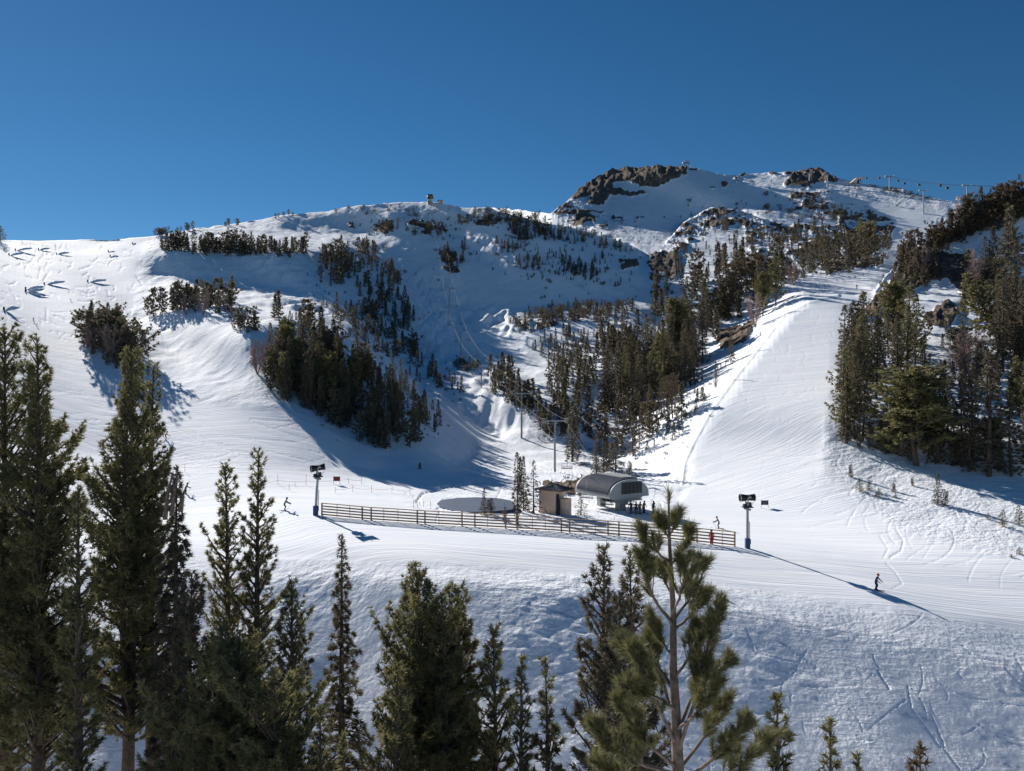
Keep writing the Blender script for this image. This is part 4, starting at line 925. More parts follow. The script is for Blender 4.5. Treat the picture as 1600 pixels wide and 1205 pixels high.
# the near pine: limbs drawn as they grow, bottle-brush tips of long needles
def near_pine(D=11.):
    rg = np.random.default_rng(77); k = D/FP
    def P(px, py, dy=0.): return np.array([(px-CX)/FP*(D+dy), D+dy, (CY-py)/FP*(D+dy)])
    trunk_px = [(1060,1420,0),(1060,1215,0),(1056,1120,0),(1052,1040,.03),(1052,960,.03),(1049,900,.02),(1046,850,0),(1045,800,0),(1045,768,0)]
    T = np.array([P(*q) for q in trunk_px]); g = ground_xy(1060, D); T[0] = (g.x, g.y, g.z-.4)
    limbs = [ # px, py, depth offsets along the limb
      [(1047,880,0),(1030,865,-.08),(1012,848,-.12),(1003,832,-.12)], [(1047,885,0),(1060,868,.1),(1072,850,.15),(1078,832,.15)],
      [(1046,842,0),(1036,826,.1),(1030,806,.12)], [(1046,836,0),(1056,822,-.1),(1061,802,-.12)],
      [(1050,975,0),(1030,950,-.1),(1014,920,-.2),(1006,888,-.2),(1002,868,-.2)], [(1050,972,0),(1066,952,.05),(1082,925,.1),(1092,895,.12),(1096,876,.1)],
      [(1051,960,0),(1062,930,-.2),(1070,900,-.3),(1070,880,-.3)], [(1052,985,0),(1072,968,.2),(1092,948,.3),(1106,925,.3)],
      [(1050,930,0),(1036,905,.2),(1026,880,.3)],
      [(1058,1180,0),(1078,1120,-.2),(1092,1068,-.35),(1104,1020,-.4),(1116,975,-.4),(1127,938,-.4)],
      [(1058,1165,0),(1040,1128,-.2),(1018,1078,-.4),(1002,1040,-.5),(990,1012,-.5)],
      [(1057,1150,0),(1076,1100,.2),(1100,1062,.3),(1128,1044,.4),(1142,1034,.4)],
      [(1056,1130,0),(1040,1080,.3),(1024,1030,.5),(1020,990,.5)], [(1053,1080,0),(1036,1050,.2),(1010,1030,.35),(975,1020,.5),(968,1000,.5)],
      [(1058,1200,0),(1020,1170,-.3),(985,1130,-.5),(962,1090,-.6)], [(1058,1210,0),(1000,1195,-.4),(950,1165,-.5),(922,1130,-.5)],
      [(1058,1205,0),(1095,1160,.2),(1120,1120,.3),(1136,1095,.3)], [(1058,1230,0),(1110,1190,-.3),(1140,1160,-.5),(1172,1130,-.5)],
      [(1058,1240,0),(1130,1210,.3),(1180,1180,.4),(1210,1150,.4)], [(1055,1110,0),(1030,1090,-.4),(1000,1085,-.6),(975,1070,-.7)],
      [(1056,1140,0),(1085,1120,-.5),(1105,1095,-.7),(1118,1072,-.7)], [(1054,1060,0),(1075,1030,-.1),(1088,1000,-.2),(1090,985,-.2)],
      [(1058,1260,0),(1010,1240,.3),(960,1215,.4),(930,1190,.4)], [(1053,1030,0),(1040,1010,.1),(1026,985,.2),(1018,960,.2)]]
    wood = [np_tube(T, np.array([.11,.09,.072,.054,.044,.034,.025,.017,.010]), 14)]
    tips, tax, tln = [], [], []
    def tip(p, d, n=1.): tips.append(p); tax.append(d); tln.append(n)
    tip(T[-1]-np.array([0,0,.04]), np.array([0,0,1.]), 1.1)
    for L in limbs:
        Q = np.array([P(*q) for q in L]); 
        tt = np.linspace(0, len(Q)-1, 12); Q = np.stack([np.interp(tt, range(len(Q)), Q[:,i]) for i in range(3)], -1)
        Q[1:-1] += rg.normal(size=(10,3))*.006; ln = np.linalg.norm(np.diff(Q, axis=0), axis=1).sum()
        wood.append(np_tube(Q, np.linspace(.009+.016*min(ln,1.4), .007, 12), 8)); tip(Q[-1], unit(Q[-1]-Q[-2]), 1.)
        n = int(ln*21)+3
        for j in range(n):               # side twigs
            f = rg.uniform(.3, .97)*10.99; i = int(f); b = Q[i]+(Q[i+1]-Q[i])*(f-i); ax = unit(Q[i+1]-Q[i])
            r = rg.normal(size=3); r -= ax*(r@ax); r = unit(r); d = unit(ax*.8+r*.8+np.array([0,0,.35])); l = rg.uniform(.12,.42)*(1.15-f/14)*min(1.,ln*.9+.2)
            mid = b+d*l*.5; e = b+unit(d+np.array([0,0,.35]))*l
            wood.append(np_tube(np.stack([b, mid, e]), [.008,.0065,.005], 5)); tip(e, unit(d+np.array([0,0,.4])), rg.uniform(.7,1.05))
    # brush: needles in rings along the last decimetres of every twig
    C, A, ln_ = [], [], []
    for p, d, s in zip(tips, tax, tln):
        for q in np.linspace(0, 1, 8):
            C.append(p-d*(.15*s*q)+d*.02); A.append(d); ln_.append(.175*(1-.15*q))
    fo = needles(np.array(C), np.array(A), 15, np.array(ln_), .008, .52, rg, fwd=1.05)
    cones = []
    e = empty("pine_tree", (0,0,0)); e.location = Vector(T[0].tolist()); off = -Vector(T[0].tolist())
    tag(e, "near long-needled pine with smooth grey-brown trunk and upswept limbs in the foreground", "tree", "large trees in the foreground")
    wd = cat_mesh(wood)
    for nm, (v, f), m, sm in (("trunk", wd, M_BARK_GREY, True), ("crown", fo, M_NEEDLE_NEAR, False)):
        mob(nm, mesh_np(nm, v-T[0], f, [m], smooth=sm), e)
    print("near pine tris", len(fo[1]))
near_pine()
# ---------------------------------------------------------------- materials for built things
M_STEEL = mat("galvanised_steel", (.30,.32,.33), .5, .3, scale=2, spec=.4)
M_DARK = mat("dark_steel", (.045,.05,.055), .55, .2, scale=4)
M_BLACK = mat("black_rubber", (.02,.02,.022), .6, scale=8)
M_CABLE = mat("steel_cable", (.10,.10,.11), .7, .0, scale=3)
M_BLUE = mat("blue_painted_cover", (.035,.075,.19), .55, scale=4)
M_GREYGREEN = mat("grey_panel", (.33,.345,.34), .55, scale=1.5, var=.06)
M_ROOFD = mat("dark_ribbed_roof", (.022,.034,.06), .75, .0, scale=2, spec=.12)
M_GLASS = mat("dark_window", (.015,.02,.028), .3, .0, scale=1, spec=.3)
M_TAN = mat("tan_block_wall", (.85,.60,.44), .85, scale=2.5, var=.08)
M_TAN2 = mat("pale_band", (.74,.60,.50), .8, scale=2.5, var=.06)
M_CREAM = mat("cream_wall", (.52,.47,.33), .8, scale=1., var=.08)
M_WOOD = mat("weathered_rail", (.42,.27,.16), .85, col2=(.25,.16,.10), scale=3)
M_RED = mat("red_cloth", (.45,.03,.03), .7, scale=8)
M_SIGNRED = mat("dark_red_banner", (.13,.03,.035), .7, scale=3)
M_SIGNBLK = mat("dark_sign_board", (.02,.02,.03), .5, scale=3)
M_ORANGE = mat("orange_pole", (.55,.22,.15), .7, scale=5)
M_ICE = mat("pond_ice", (.032,.065,.13), .6, scale=.25, var=.15, spec=.5)
M_CHAIRG = mat("chair_frame_grey", (.34,.36,.38), .5, .2, scale=3)
M_SKIN = mat("skin", (.45,.28,.2), .6, scale=8, var=.05)
CL = {k: mat("cloth_"+k, c, .8, scale=6, var=.12) for k, c in dict(red=(.42,.03,.03), navy=(.03,.04,.09), black=(.018,.018,.02), grey=(.16,.19,.24), slate=(.07,.10,.16), orange=(.42,.17,.04), brown=(.16,.11,.07), teal=(.05,.14,.17), white=(.6,.6,.62), maroon=(.16,.03,.05)).items()}
GV = ground_at

# ---------------------------------------------------------------- frozen pond
pp = POND; pz = PZ
ring = []
for k in range(48):
    f = k/48*len(pp); i = int(f); a, b = pp[i], pp[(i+1) % len(pp)]; t = f-i
    px, py = a[0]+(b[0]-a[0])*t, a[1]+(b[1]-a[1])*t; Y = pz*FP/(CY-py); ring.append(((px-CX)/FP*Y, Y, pz))
cc = np.array(ring).mean(0); mb = MB()
mb.add([tuple(cc)]+ring+[(x, y, pz-.3) for x, y, _ in ring], [(0, 1+k, 1+(k+1) % 48) for k in range(48)]+[(1+k, 49+k, 49+(k+1) % 48, 1+(k+1) % 48) for k in range(48)])
o = mb.build("frozen_pond", M_ICE); tag(o, kind="structure")

# ---------------------------------------------------------------- timber fence
FB = [(503,806),(580,813),(655,818),(722,822),(790,826),(876,832),(950,836),(1048,844),(1111,850),(1148,854)]
def fence():
    e = empty("rail_fence", GV(825, 829)); tag(e, "long low timber rail fence running across the flat between the two snow guns", "fence")
    off = -e.location
    xs = np.array([p[0] for p in FB], float); ys = np.array([p[1] for p in FB], float)
    hp = lambda x: 20+(x-503)/645*3.0
    posts = [503, 566, 580, 652, 664, 722, 742, 790, 808, 877, 890, 950, 967, 1046, 1089, 1111, 1148]
    def base(x):
        g = GV(x, float(np.interp(x, xs, ys))); return g
    for x in posts:
        g = base(x); H = hp(x)*g.y/FP; mb = MB(); mb.box(g+off+Vector((0,0,H/2-.15)), (.17, .17, H+.3)); mb.build("post", M_WOOD, e)
    spans = list(zip(posts[:-1], posts[1:]))
    for k in range(5):
        mb = MB()
        for a, b in spans:
            if b-a < 16 and k > 0: pass
            n = max(1, int((b-a)/25))
            for j in range(n):
                x0, x1 = a+(b-a)*j/n, a+(b-a)*(j+1)/n; g0, g1 = base(x0), base(x1)
                z0, z1 = hp(x0)*g0.y/FP, hp(x1)*g1.y/FP; f = 1-.02-k*.215
                d = Vector((0,-.10,0)) if k else Vector((0,-.02,.0))
                mb.beam(g0+off+d+Vector((0,0,z0*f)), g1+off+d+Vector((0,0,z1*f)), .05 if k else .22, .17 if k else .09)
        mb.build("top_rail" if k == 0 else "rail", M_WOOD, e)
    for x in (527,547,600,622,686,762,832,852,911,930,987,1008,1028,1068,1128):
        g = base(x); H = hp(x)*g.y/FP; mb = MB(); mb.box(g+off+Vector((0,-.14,H/2)), (.06,.04,H*.96)); mb.build("batten", M_WOOD, e)
fence()

# ---------------------------------------------------------------- fan snow guns on masts
def snow_gun(px, py, htop, yaw, pitch, label, tiltm=0.):
    g = GV(px, py); H = htop*g.y/FP; e = empty("snow_gun", g-Vector((0,0,.15))); tag(e, label, "snow gun", "fan snow guns beside the fence")
    s = H/6.6
    mb = MB(); mb.tube([(0,0,.1*s),(tiltm*.5,0,3.0*s),(tiltm,0,4.75*s)], [.16*s,.15*s,.14*s], 10); mb.tube([(tiltm-.05,0,4.55*s),(tiltm,0,4.75*s)], [.42*s,.42*s], 12); mb.tube([(.28*s,.1,.2),(.26*s+tiltm*.4,.1,3.2*s)], .045*s, 6); mb.build("mast", M_STEEL, e, smooth=False)
    mb = MB(); mb.box((0,0,.62*s), (.52*s,.48*s,1.35*s)); mb.box((.31*s,.05,.9*s), (.12*s,.3*s,.55*s)); mb.build("padded_base_cover", M_BLUE, e, bevel=.03)
    T = Matrix.Translation((tiltm,0,4.8*s)) @ Matrix.Rotation(yaw, 4, 'Z')
    def tr(mb): mb.v = [tuple(T @ Vector(v)) for v in mb.v]; return mb
    mb = MB(); mb.box((0,0,.06*s), (1.15*s,.75*s,.10*s)); mb.box((.1*s,0,.36*s), (.62*s,.42*s,.5*s)); mb.tube([(-.55*s,-.1,.28*s),(-.15*s,-.1,.28*s)], .17*s, 10); mb.tube([(.5*s,0,.1*s),(.62*s,0,.55*s),(.78*s,0,.62*s)], .03*s, 5); tr(mb).build("turntable", M_DARK, e)
    mb = MB(); mb.beam((-.08*s,-.34*s,.3*s), (-.08*s,-.34*s,1.2*s), .1*s, .12*s); mb.beam((-.08*s,.34*s,.3*s), (-.08*s,.34*s,1.2*s), .1*s, .12*s); tr(mb).build("fork", M_STEEL, e)
    B = Matrix.Translation((0,0,1.15*s)) @ Matrix.Rotation(pitch, 4, 'Y')
    def lathe(prof, n=24):
        vs, fs = [], []
        for x, r in prof: vs += [(x*s, r*s*math.cos(6.2832*k/n), r*s*math.sin(6.2832*k/n)) for k in range(n)]
        for i in range(len(prof)-1):
            for k in range(n): fs.append((i*n+k, i*n+(k+1) % n, (i+1)*n+(k+1) % n, (i+1)*n+k))
        return vs, fs
    mb = MB(); mb.add(*lathe([(-.82,.44),(-.5,.40),(-.1,.33),(.3,.34),(.78,.40),(.78,.35),(.3,.29),(-.1,.28),(-.82,.38),(-.82,.44)])); mb.v = [tuple(B @ Vector(v)) for v in mb.v]; tb = tr(mb).build("fan_barrel", M_BLACK, e, smooth=True)
    mb = MB(); mb.add(*lathe([(-.90,.47),(-.82,.47),(-.82,.41),(-.90,.41),(-.90,.47)])); mb.v = [tuple(B @ Vector(v)) for v in mb.v]; tr(mb).build("rim", M_STEEL, tb)
    mb = MB(); mb.add(*lathe([(.76,.43),(.84,.43),(.84,.36),(.76,.36),(.76,.43)])); mb.v = [tuple(B @ Vector(v)) for v in mb.v]; tr(mb).build("rim", M_STEEL, tb)
    mb = MB(); mb.add(*lathe([(-.80,.0),(-.82,.10),(-.6,.12),(-.6,0)]))
    for k in range(8): a = k*math.pi/4; mb.beam((-.7*s, .08*s*math.cos(a), .08*s*math.sin(a)), (-.66*s, .37*s*math.cos(a), .37*s*math.sin(a)), .03*s, .12*s)
    mb.v = [tuple(B @ Vector(v)) for v in mb.v]; tr(mb).build("fan", M_DARK, tb)
    mb = MB(); mb.box((.12*s,-.37*s,.06*s), (.34*s,.05*s,.22*s)); mb.box((.05*s,-.36*s,.3*s), (.14*s,.05*s,.12*s)); mb.v = [tuple(B @ Vector(v)) for v in mb.v]; tr(mb).build("control_box", M_STEEL, tb)
snow_gun(493, 805, 84, .45, -.12, "snow gun on a mast at the fence's left end, turned three-quarters towards us", .30)
snow_gun(1168, 857, 90, .08, -.02, "snow gun on a mast at the fence's right end, seen side-on", 0.)

# ---------------------------------------------------------------- ski lift
LT = [((867,738),658),((815,690),615),((752,606),562),((720,556),517),((702,489),450),((691,409),386),((683,377),352),((677,347),331)]
def top_pt(b, ty): g = GV(*b); return g, Vector((g.x, g.y, (CY-ty)/FP*g.y))
tw = [top_pt(*t) for t in LT]
ST = GV(965, 800); st_pt = Vector((ST.x-2.0, ST.y+3.2, (CY-752)/FP*(ST.y+3.)))
tp_g = GV(672, 318); tp_pt = Vector((tp_g.x, tp_g.y, tp_g.z+4.2))
line = [st_pt]+[t[1] for t in tw]+[tp_pt]
def side_at(i):
    a, b = line[max(i-1,0)], line[min(i+1,len(line)-1)]; d = (b-a); d.z = 0; d.normalize(); return Vector((d.y, -d.x, 0))
for i, (g, t) in enumerate(tw):
    s = side_at(i+1); H = t.z-g.z; k = max(H/10.5, .55); w = 2.35*max(k,.8)
    e = empty("lift_tower", g-Vector((0,0,.3)))
    tag(e, f"grey chairlift tower, {ordinal(i+1)} one up from the lift's bottom station", "lift tower", "towers of the chairlift up the bowl")
    off = -e.location; mb = MB(); mb.tube([g+off-Vector((0,0,.3)), t+off+Vector((0,0,.1))], [.24*k,.17*k], 10); mb.build("mast", M_STEEL, e)
    mb = MB(); mb.beam(t+off-s*w, t+off+s*w, .24*k, .28*k); mb.build("crossarm", M_STEEL, e)
    f = Vector((-s.y, s.x, 0))
    for q in (-1, 1):
        mb = MB(); c = t+off+s*q*w+Vector((0,0,.55*k)); mb.beam(c-f*1.3*k, c+f*1.3*k, .06, .08); mb.beam(c-f*1.3*k-Vector((0,0,.9*k)), c+f*1.3*k-Vector((0,0,.9*k)), .05, .05)
        mb.beam(c-s*.55*k, c+s*.55*k, .06, .08)
        for r in (-1.2, 1.2): mb.beam(c+f*r*k+Vector((0,0,.1)), c+f*r*k-Vector((0,0,.9*k)), .05, .05)
        mb.build("work_platform", M_STEEL, e)
    for q in (-1, 1):
        mb = MB(); c = t+off+s*q*w+Vector((0,0,.12*k)); mb.beam(c-f*1.1*k, c+f*1.1*k, .10, .16)
        for r in np.linspace(-1, 1, 6): mb.tube([c+f*r*k-s*.07+Vector((0,0,.17)), c+f*r*k+s*.07+Vector((0,0,.17))], .15*k, 8)
        mb.build("sheave_train", M_DARK, e)
def rope_pts(q, w=2.35):
    pts = []
    for i in range(len(line)-1):
        s0, s1 = side_at(i), side_at(i+1); w0 = w*(.6 if i == 0 else 1.); w1 = w*(.6 if i == len(line)-2 else 1.)
        a, b = line[i]+s0*q*w0+Vector((0,0,.3)), line[i+1]+s1*q*w1+Vector((0,0,.3)); L = (b-a).length
        for k in range(14):
            f = k/14; p = a.lerp(b, f); p.z -= 4*f*(1-f)*L*.022; pts.append(p)
    pts.append(line[-1]+side_at(len(line)-1)*q*w*.6+Vector((0,0,.3))); return pts
ropes = {}
for q in (-1, 1):
    P_ = rope_pts(q); ropes[q] = P_; mb = MB()
    rad = [.018+.00005*p.y for p in P_]
    o_ = P_[0].copy(); mb.tube([p-o_ for p in P_], rad, 5)
    o = mb.build("haul_rope", M_CABLE, None, smooth=True, loc=o_); tag(o, ("left" if q < 0 else "right")+" haul rope of the chairlift running up the shaded bowl", "cable", "haul ropes of the chairlift")
def make_chair(name="lift_chair", k=1.):
    e = empty(name); mb = MB(); mb.tube([(0,0,0),(0,0,-.3),(.0,.25,-1.0),(0,.25,-1.9)], .045, 6); mb.tube([(-.95,.25,-1.9),(.95,.25,-1.9)], .045, 6); mb.build("hanger", M_CHAIRG, e)
    mb = MB(); mb.box((0,-.15,-2.9), (2.1,.5,.09)); mb.build("seat", M_BLACK, e)
    mb = MB()
    for z in (-2.45,-2.65): mb.tube([(-1.02,.15,z),(1.02,.15,z)], .035, 5)
    for x in (-1.02,0,1.02): mb.tube([(x,.25,-1.9),(x,.18,-2.4),(x,.12,-2.9),(x,-.4,-2.9)], .035, 5)
    mb.build("frame", M_CHAIRG, e)
    mb = MB(); mb.tube([(-1.02,.15,-2.35),(-1.02,-.5,-2.5),(1.02,-.5,-2.5),(1.02,.15,-2.35)], .028, 5); mb.build("safety_bar", M_CHAIRG, e)
    return e
def tree_copy(src, loc, rz, label=None, sc=1.):
    c = src.copy(); link(c); c.location = loc; c.rotation_euler = (0,0,rz); c.scale = (sc,)*3
    for ch in src.children:
        d = ch.copy(); link(d, c)
        for g2 in ch.children: link(g2.copy(), d)
    if label: c["label"] = label
    return c
def along(P_, d):
    for a, b in zip(P_[:-1], P_[1:]):
        L = (b-a).length
        if d <= L: return a.lerp(b, d/L), (b-a)
        d -= L
    return P_[-1], P_[-1]-P_[-2]
ch0 = make_chair(); first = True; n_of = {-1: 0, 1: 0}
for q in (-1, 1):
    P_ = ropes[q]; tot = sum((b-a).length for a, b in zip(P_[:-1], P_[1:])); d = 5. if q > 0 else 2.5
    while d < tot*.97:
        p, dr = along(P_, d); rz = math.atan2(dr.y, dr.x)-math.pi/2+(0 if q > 0 else math.pi); n_of[q] += 1
        lab = f"four-seat chair, {ordinal(n_of[q])} up from the base station on the {'left' if q<0 else 'right'} rope"
        if first: ch0.location = p; ch0.rotation_euler = (0,0,rz); c = ch0; first = False
        else: c = tree_copy(ch0, p, rz)
        tag(c, lab, "lift chair", "chairs hanging on the chairlift"); d += 17. if p.y < 230 else 26.

# base station: barrel-vaulted drive terminal on two legs
def station():
    g = GV(966, 801); e = empty("lift_station", g); tag(e, "grey-green barrel-roofed chairlift base station standing on a concrete pylon", "lift station")
    ax = Vector((-.50,.866,0)); wx = Vector((.866,.50,0)); M = Matrix((wx, ax, Vector((0,0,1)))).transposed().to_4x4()
    k = g.y/117.
    zb = ((CY-779)/FP*g.y)-g.z; Hh = 28*g.y/FP; Wd = 7.6*k; Ln = 9.2*k; x0 = 2.2*k
    def prof(n=20, w=Wd, h=Hh, zz=0.):   # flat-bottomed D outline with rounded shoulders
        r = []
        for i in range(n+1):
            a = math.pi*i/n; r.append((-math.cos(a)*w/2, zb+zz+math.sin(a)**.75*h))
        return r
    def T(x, y, z): return M @ Vector((x+x0, y, z))
    pr = prof()
    def shell(y0, y1, w, h, zz, mt, name, parent, inset=0):
        p = prof(24, w, h, zz); vs = [T(x, y0, z) for x, z in p]+[T(x, y1, z) for x, z in p]; n = len(p)
        fs = [(i, i+1, n+i+1, n+i) for i in range(n-1)]+[tuple(range(n)), tuple(range(2*n-1, n-1, -1)), (0, n, 2*n-1, n-1)]
        mb = MB(); mb.add(vs, fs); return mb.build(name, mt, parent, smooth=False)
    shell(0, Ln, Wd, Hh, 0, M_GREYGREEN, "housing", e)
    # ribbed dark roof skin lying over the vault, front and back rims left bare
    mb = MB(); nr = 34
    for j in range(nr):
        y0 = .5*k+(Ln-1.0*k)*j/nr; y1 = y0+(Ln-1.*k)/nr*.92; p = [q for q in prof(24, Wd+.22, Hh+.11)]; p = p[1:17]
        n = len(p); vs = [T(x, y0, z) for x, z in p]+[T(x, y1, z) for x, z in p]+[T(x*.98, y0, z-.06) for x, z in p]+[T(x*.98, y1, z-.06) for x, z in p]
        fs = [(i, i+1, n+i+1, n+i) for i in range(n-1)]+[(i, 2*n+i, 2*n+i+1, i+1) for i in range(n-1)]+[(n+i, n+i+1, 3*n+i+1, 3*n+i) for i in range(n-1)]
        mb.add(vs, fs)
    mb.build("ribbed_roof", M_ROOFD, e)
    mb = MB(); mb.v = []; 
    for (xa, xb, ya, yb, za, zc) in ((-.2*k, 2.7*k, 1.6*k, Ln-1.2*k, zb+Hh-.25*k, zb+Hh+.22*k),):
        vs = [T(x, y, z) for z in (za, zc) for y in (ya, yb) for x in (xa, xb)]; mb.add(vs, [(0,2,3,1),(4,5,7,6),(0,1,5,4),(2,6,7,3),(0,4,6,2),(1,3,7,5)])
    mb.build("roof_hatch", M_GREYGREEN, e)
    # glazed front panel with its grid
    wx0, wx1, wz0, wz1 = -1.55*k, 2.3*k, zb+.62*k, zb+Hh-.42*k
    mb = MB(); vs = [T(x, y, z) for z in (wz0, wz1) for y in (-.05, .02) for x in (wx0, wx1)]; mb.add(vs, [(0,2,3,1),(4,5,7,6),(0,1,5,4),(2,6,7,3),(0,4,6,2),(1,3,7,5)]); win = mb.build("front_window", M_GLASS, e)
    mb = MB()
    def bar(xa, xb, za, zc):
        vs = [T(x, y, z) for z in (za, zc) for y in (-.10, -.045) for x in (xa, xb)]; mb.add(vs, [(0,2,3,1),(4,5,7,6),(0,1,5,4),(2,6,7,3),(0,4,6,2),(1,3,7,5)])
    for i in range(6): x = wx0+(wx1-wx0)*i/5; bar(x-.035*k, x+.035*k, wz0-.05, wz1+.05)
    for i in range(4): z = wz0+(wz1-wz0)*i/3; bar(wx0-.03, wx1+.03, z-.03*k, z+.03*k)
    mb.build("window_frame", M_DARK, win)
    # lower skirt tapering to the pylon
    def bx(name, xa, xb, ya, yb, za, zc, xt=0., mt=M_GREYGREEN, yt=0.):
        mb = MB(); vs = [T(x+(xt if x < (xa+xb)/2 else -xt)*(z == za), y+(yt if y < (ya+yb)/2 else -yt)*(z == za), z) for z in (za, zc) for y in (ya, yb) for x in (xa, xb)]
        mb.add(vs, [(0,2,3,1),(4,5,7,6),(0,1,5,4),(2,6,7,3),(0,4,6,2),(1,3,7,5)]); return mb.build(name, mt, e)
    bx("underside", -2.9*k, 2.9*k, .3*k, Ln-.4*k, zb-.35*k, zb-.005, .5*k)
    bx("pylon_head", -1.5*k, 1.1*k, 1.0*k, 3.4*k, zb-1.15*k, zb-.355*k, .75*k)
    bx("pylon", -.72*k, .42*k, 1.5*k, 2.7*k, -.4, zb-1.155*k)
    bx("rear_pylon", -.7*k, .4*k, Ln-2.6*k, Ln-1.7*k, -.6, zb-.355*k)
    bx("return_frame", -3.0*k, 3.2*k, .9*k, 1.1*k, zb-.75*k, zb-.5*k, 0, M_STEEL)
    # bullwheel under the housing
    mb = MB(); c = T(-.1*k, 3.6*k, zb-.9*k); mb.tube([c, c+Vector((0,0,.18))], 2.1*k, 28); mb.build("bullwheel", M_DARK, e)
    for ch in e.children: ch.location = (0,0,0)
    # maintenance gear on the roof
    mb = MB(); b = T(2.6*k, 2.2*k, zb+Hh*.93); mb.box(b+Vector((0,0,.25)), (.9,.7,.5)); mb.tube([b+Vector((.3,0,.4)), b+Vector((.3,0,1.0))], .05, 5); mb.tube([b+Vector((-.9,.4,.3)), b+Vector((.9,-.2,.3))], .12, 6); mb.build("roof_gear", M_DARK, e)
station()
for i, (x, y, rz) in enumerate([(944,779,2.6),(983,779,2.6),(860,712,0.)]):
    pass
# two parked chairs under the station
for lab, (x, D, py) in {"empty chair hanging under the left side of the base station roof": (948, 119, 744), "empty chair hanging under the station behind the waiting skiers": (981, 119, 744)}.items():
    y = ST.y+1.5; c = tree_copy(ch0, ((x-CX)/FP*y, y, ST.z+3.9), 2.62); tag(c, lab, "lift chair", "chairs parked in the base station")
c = tree_copy(ch0, (0,0,0), 2.6); g = GV(917, 795); c.location = (g.x, g.y, g.z+4.6); tag(c, "chair leaving the base station just left of its housing", "lift chair", "chairs parked in the base station")

def hut():
    g = GV(862, 801); k = g.y/115; e = empty("operator_hut", g-Vector((0,0,.2)), -.62); tag(e, "tan block hut with a dark pyramid roof left of the lift station", "hut")
    W_, D_, H_ = 2.9*k, 2.5*k, 3.75*k
    mb = MB(); mb.box((0,0,H_/2), (W_, D_, H_)); mb.build("wall", M_TAN, e)
    mb = MB(); mb.box((0,0,H_*.62), (W_+.03, D_+.03, .16*k)); mb.build("wall_band", M_TAN2, e)
    mb = MB(); mb.box((-W_/2+.5*k,-D_/2-.004,H_*.74), (.7*k,.02,.55*k)); mb.build("wall_panel", M_TAN2, e)
    xa = W_/2+.45*k
    mb = MB(); mb.box((xa+.35*k, .35*k, H_*.34), (.9*k, D_*.7, H_*.68)); mb.build("side_bay", M_TAN, e)
    mb = MB(); mb.box((W_/2+.12*k, -D_/2+.25*k, H_*.44), (.75*k, .06, H_*.86)); mb.build("door", M_GLASS, e)
    mb = MB()
    for x in (xa-.05*k, xa+.78*k): mb.beam((x, -.3*k, H_*.66), (x, -.3*k, H_*.98), .08*k, .08*k)
    mb.build("window_frame", M_TAN2, e)
    mb = MB(); a, b = W_/2+.55*k, D_/2+.55*k; xo = .45*k; z = H_
    vs = [(-a,-b,z),(a+2*xo,-b,z),(a+2*xo,b,z),(-a,b,z),(-a,-b,z+.12*k),(a+2*xo,-b,z+.12*k),(a+2*xo,b,z+.12*k),(-a,b,z+.12*k),(xo,0,z+.95*k)]
    mb.add(vs, [(0,3,2,1),(0,1,5,4),(1,2,6,5),(2,3,7,6),(3,0,4,7),(4,5,8),(5,6,8),(6,7,8),(7,4,8)]); rf = mb.build("roof", mat("brown_fascia",(.20,.14,.11),.8), e)
    mb = MB()
    for (p, q) in ((4,5),(5,6),(6,7),(7,4)):
        A, B_, C_ = Vector(vs[p]), Vector(vs[q]), Vector(vs[8]); n = (B_-A).cross(C_-A).normalized()*.02
        for j in range(9):
            f = (j+.5)/9; P0 = A.lerp(B_, f); P1 = C_+(P0-C_)*(abs(f-.5)*1.9+.05) if True else C_
            mb.beam(P0+n*2, P1+n*2, .06*k, .05*k)
        mb.add([A+n, B_+n, C_+n], [(0,1,2)])
    mb.build("metal_roofing", M_ROOFD, rf)
hut()
# brush-strewn bare ground beside the hut is left to the terrain

# ---------------------------------------------------------------- signs, poles, ropes
def sign(px, py, w, h, up, m, label):
    g = GV(px, py); k = g.y/FP; e = empty("slope_sign", g); tag(e, label, "sign")
    W2 = w*k/2; z0, z1 = up*k, (up+h)*k
    mb = MB(); mb.box((0,0,(z0+z1)/2), (W2*2, .05, z1-z0)); mb.build("board", m, e)
    for s in (-1, 1): mb = MB(); mb.tube([(s*W2,.05,-.3),(s*W2,.05,z1+.1)], .035, 6); mb.build("leg", M_STEEL, e)
    mb = MB(); mb.box((0,-.03,(z0+z1)/2+(z1-z0)*.12), (W2*1.4,.012,(z1-z0)*.16)); mb.box((0,-.03,(z0+z1)/2-(z1-z0)*.2), (W2*1.1,.012,(z1-z0)*.10)); mb.build("lettering_stripe", M_RED if m is M_SIGNRED else CL['grey'], e)
sign(526, 757, 10, 7, 5, M_SIGNRED, "dark red banner sign on two legs behind the left snow gun")
sign(1195, 794, 11, 7, 5, M_SIGNBLK, "black rectangular sign on two legs right of the right snow gun")
POLES = [(434,757,16),(452,766,10),(478,758,17),(461,760,6),(545,756,9),(565,757,11),(524,770,9),(551,768,10),(581,770,12),(612,770,9),(641,772,8),(707,757,4),(646,793,12),(652,794,15),(662,792,10),(673,796,13),(788,797,12),(100,733,13),(125,735,12),(289,738,12),(348,737,7),(1081,816,6),(989,814,10),(1011,812,9),(741,812,9),(778,811,6),(960,813,6)]
for i, (x, y, h) in enumerate(sorted(POLES)):
    g = GV(x, y); H = h*g.y/FP; mb = MB(); mb.tube([(0,0,-.2),(rng.uniform(-.08,.08),0,H)], .028, 6); o = mb.build("boundary_pole", M_ORANGE if i % 3 else M_STEEL, loc=g)
    tag(o, f"thin bamboo boundary pole in the snow, {ordinal(i+1)} from the left of all the poles", "pole", "boundary poles around the base area")
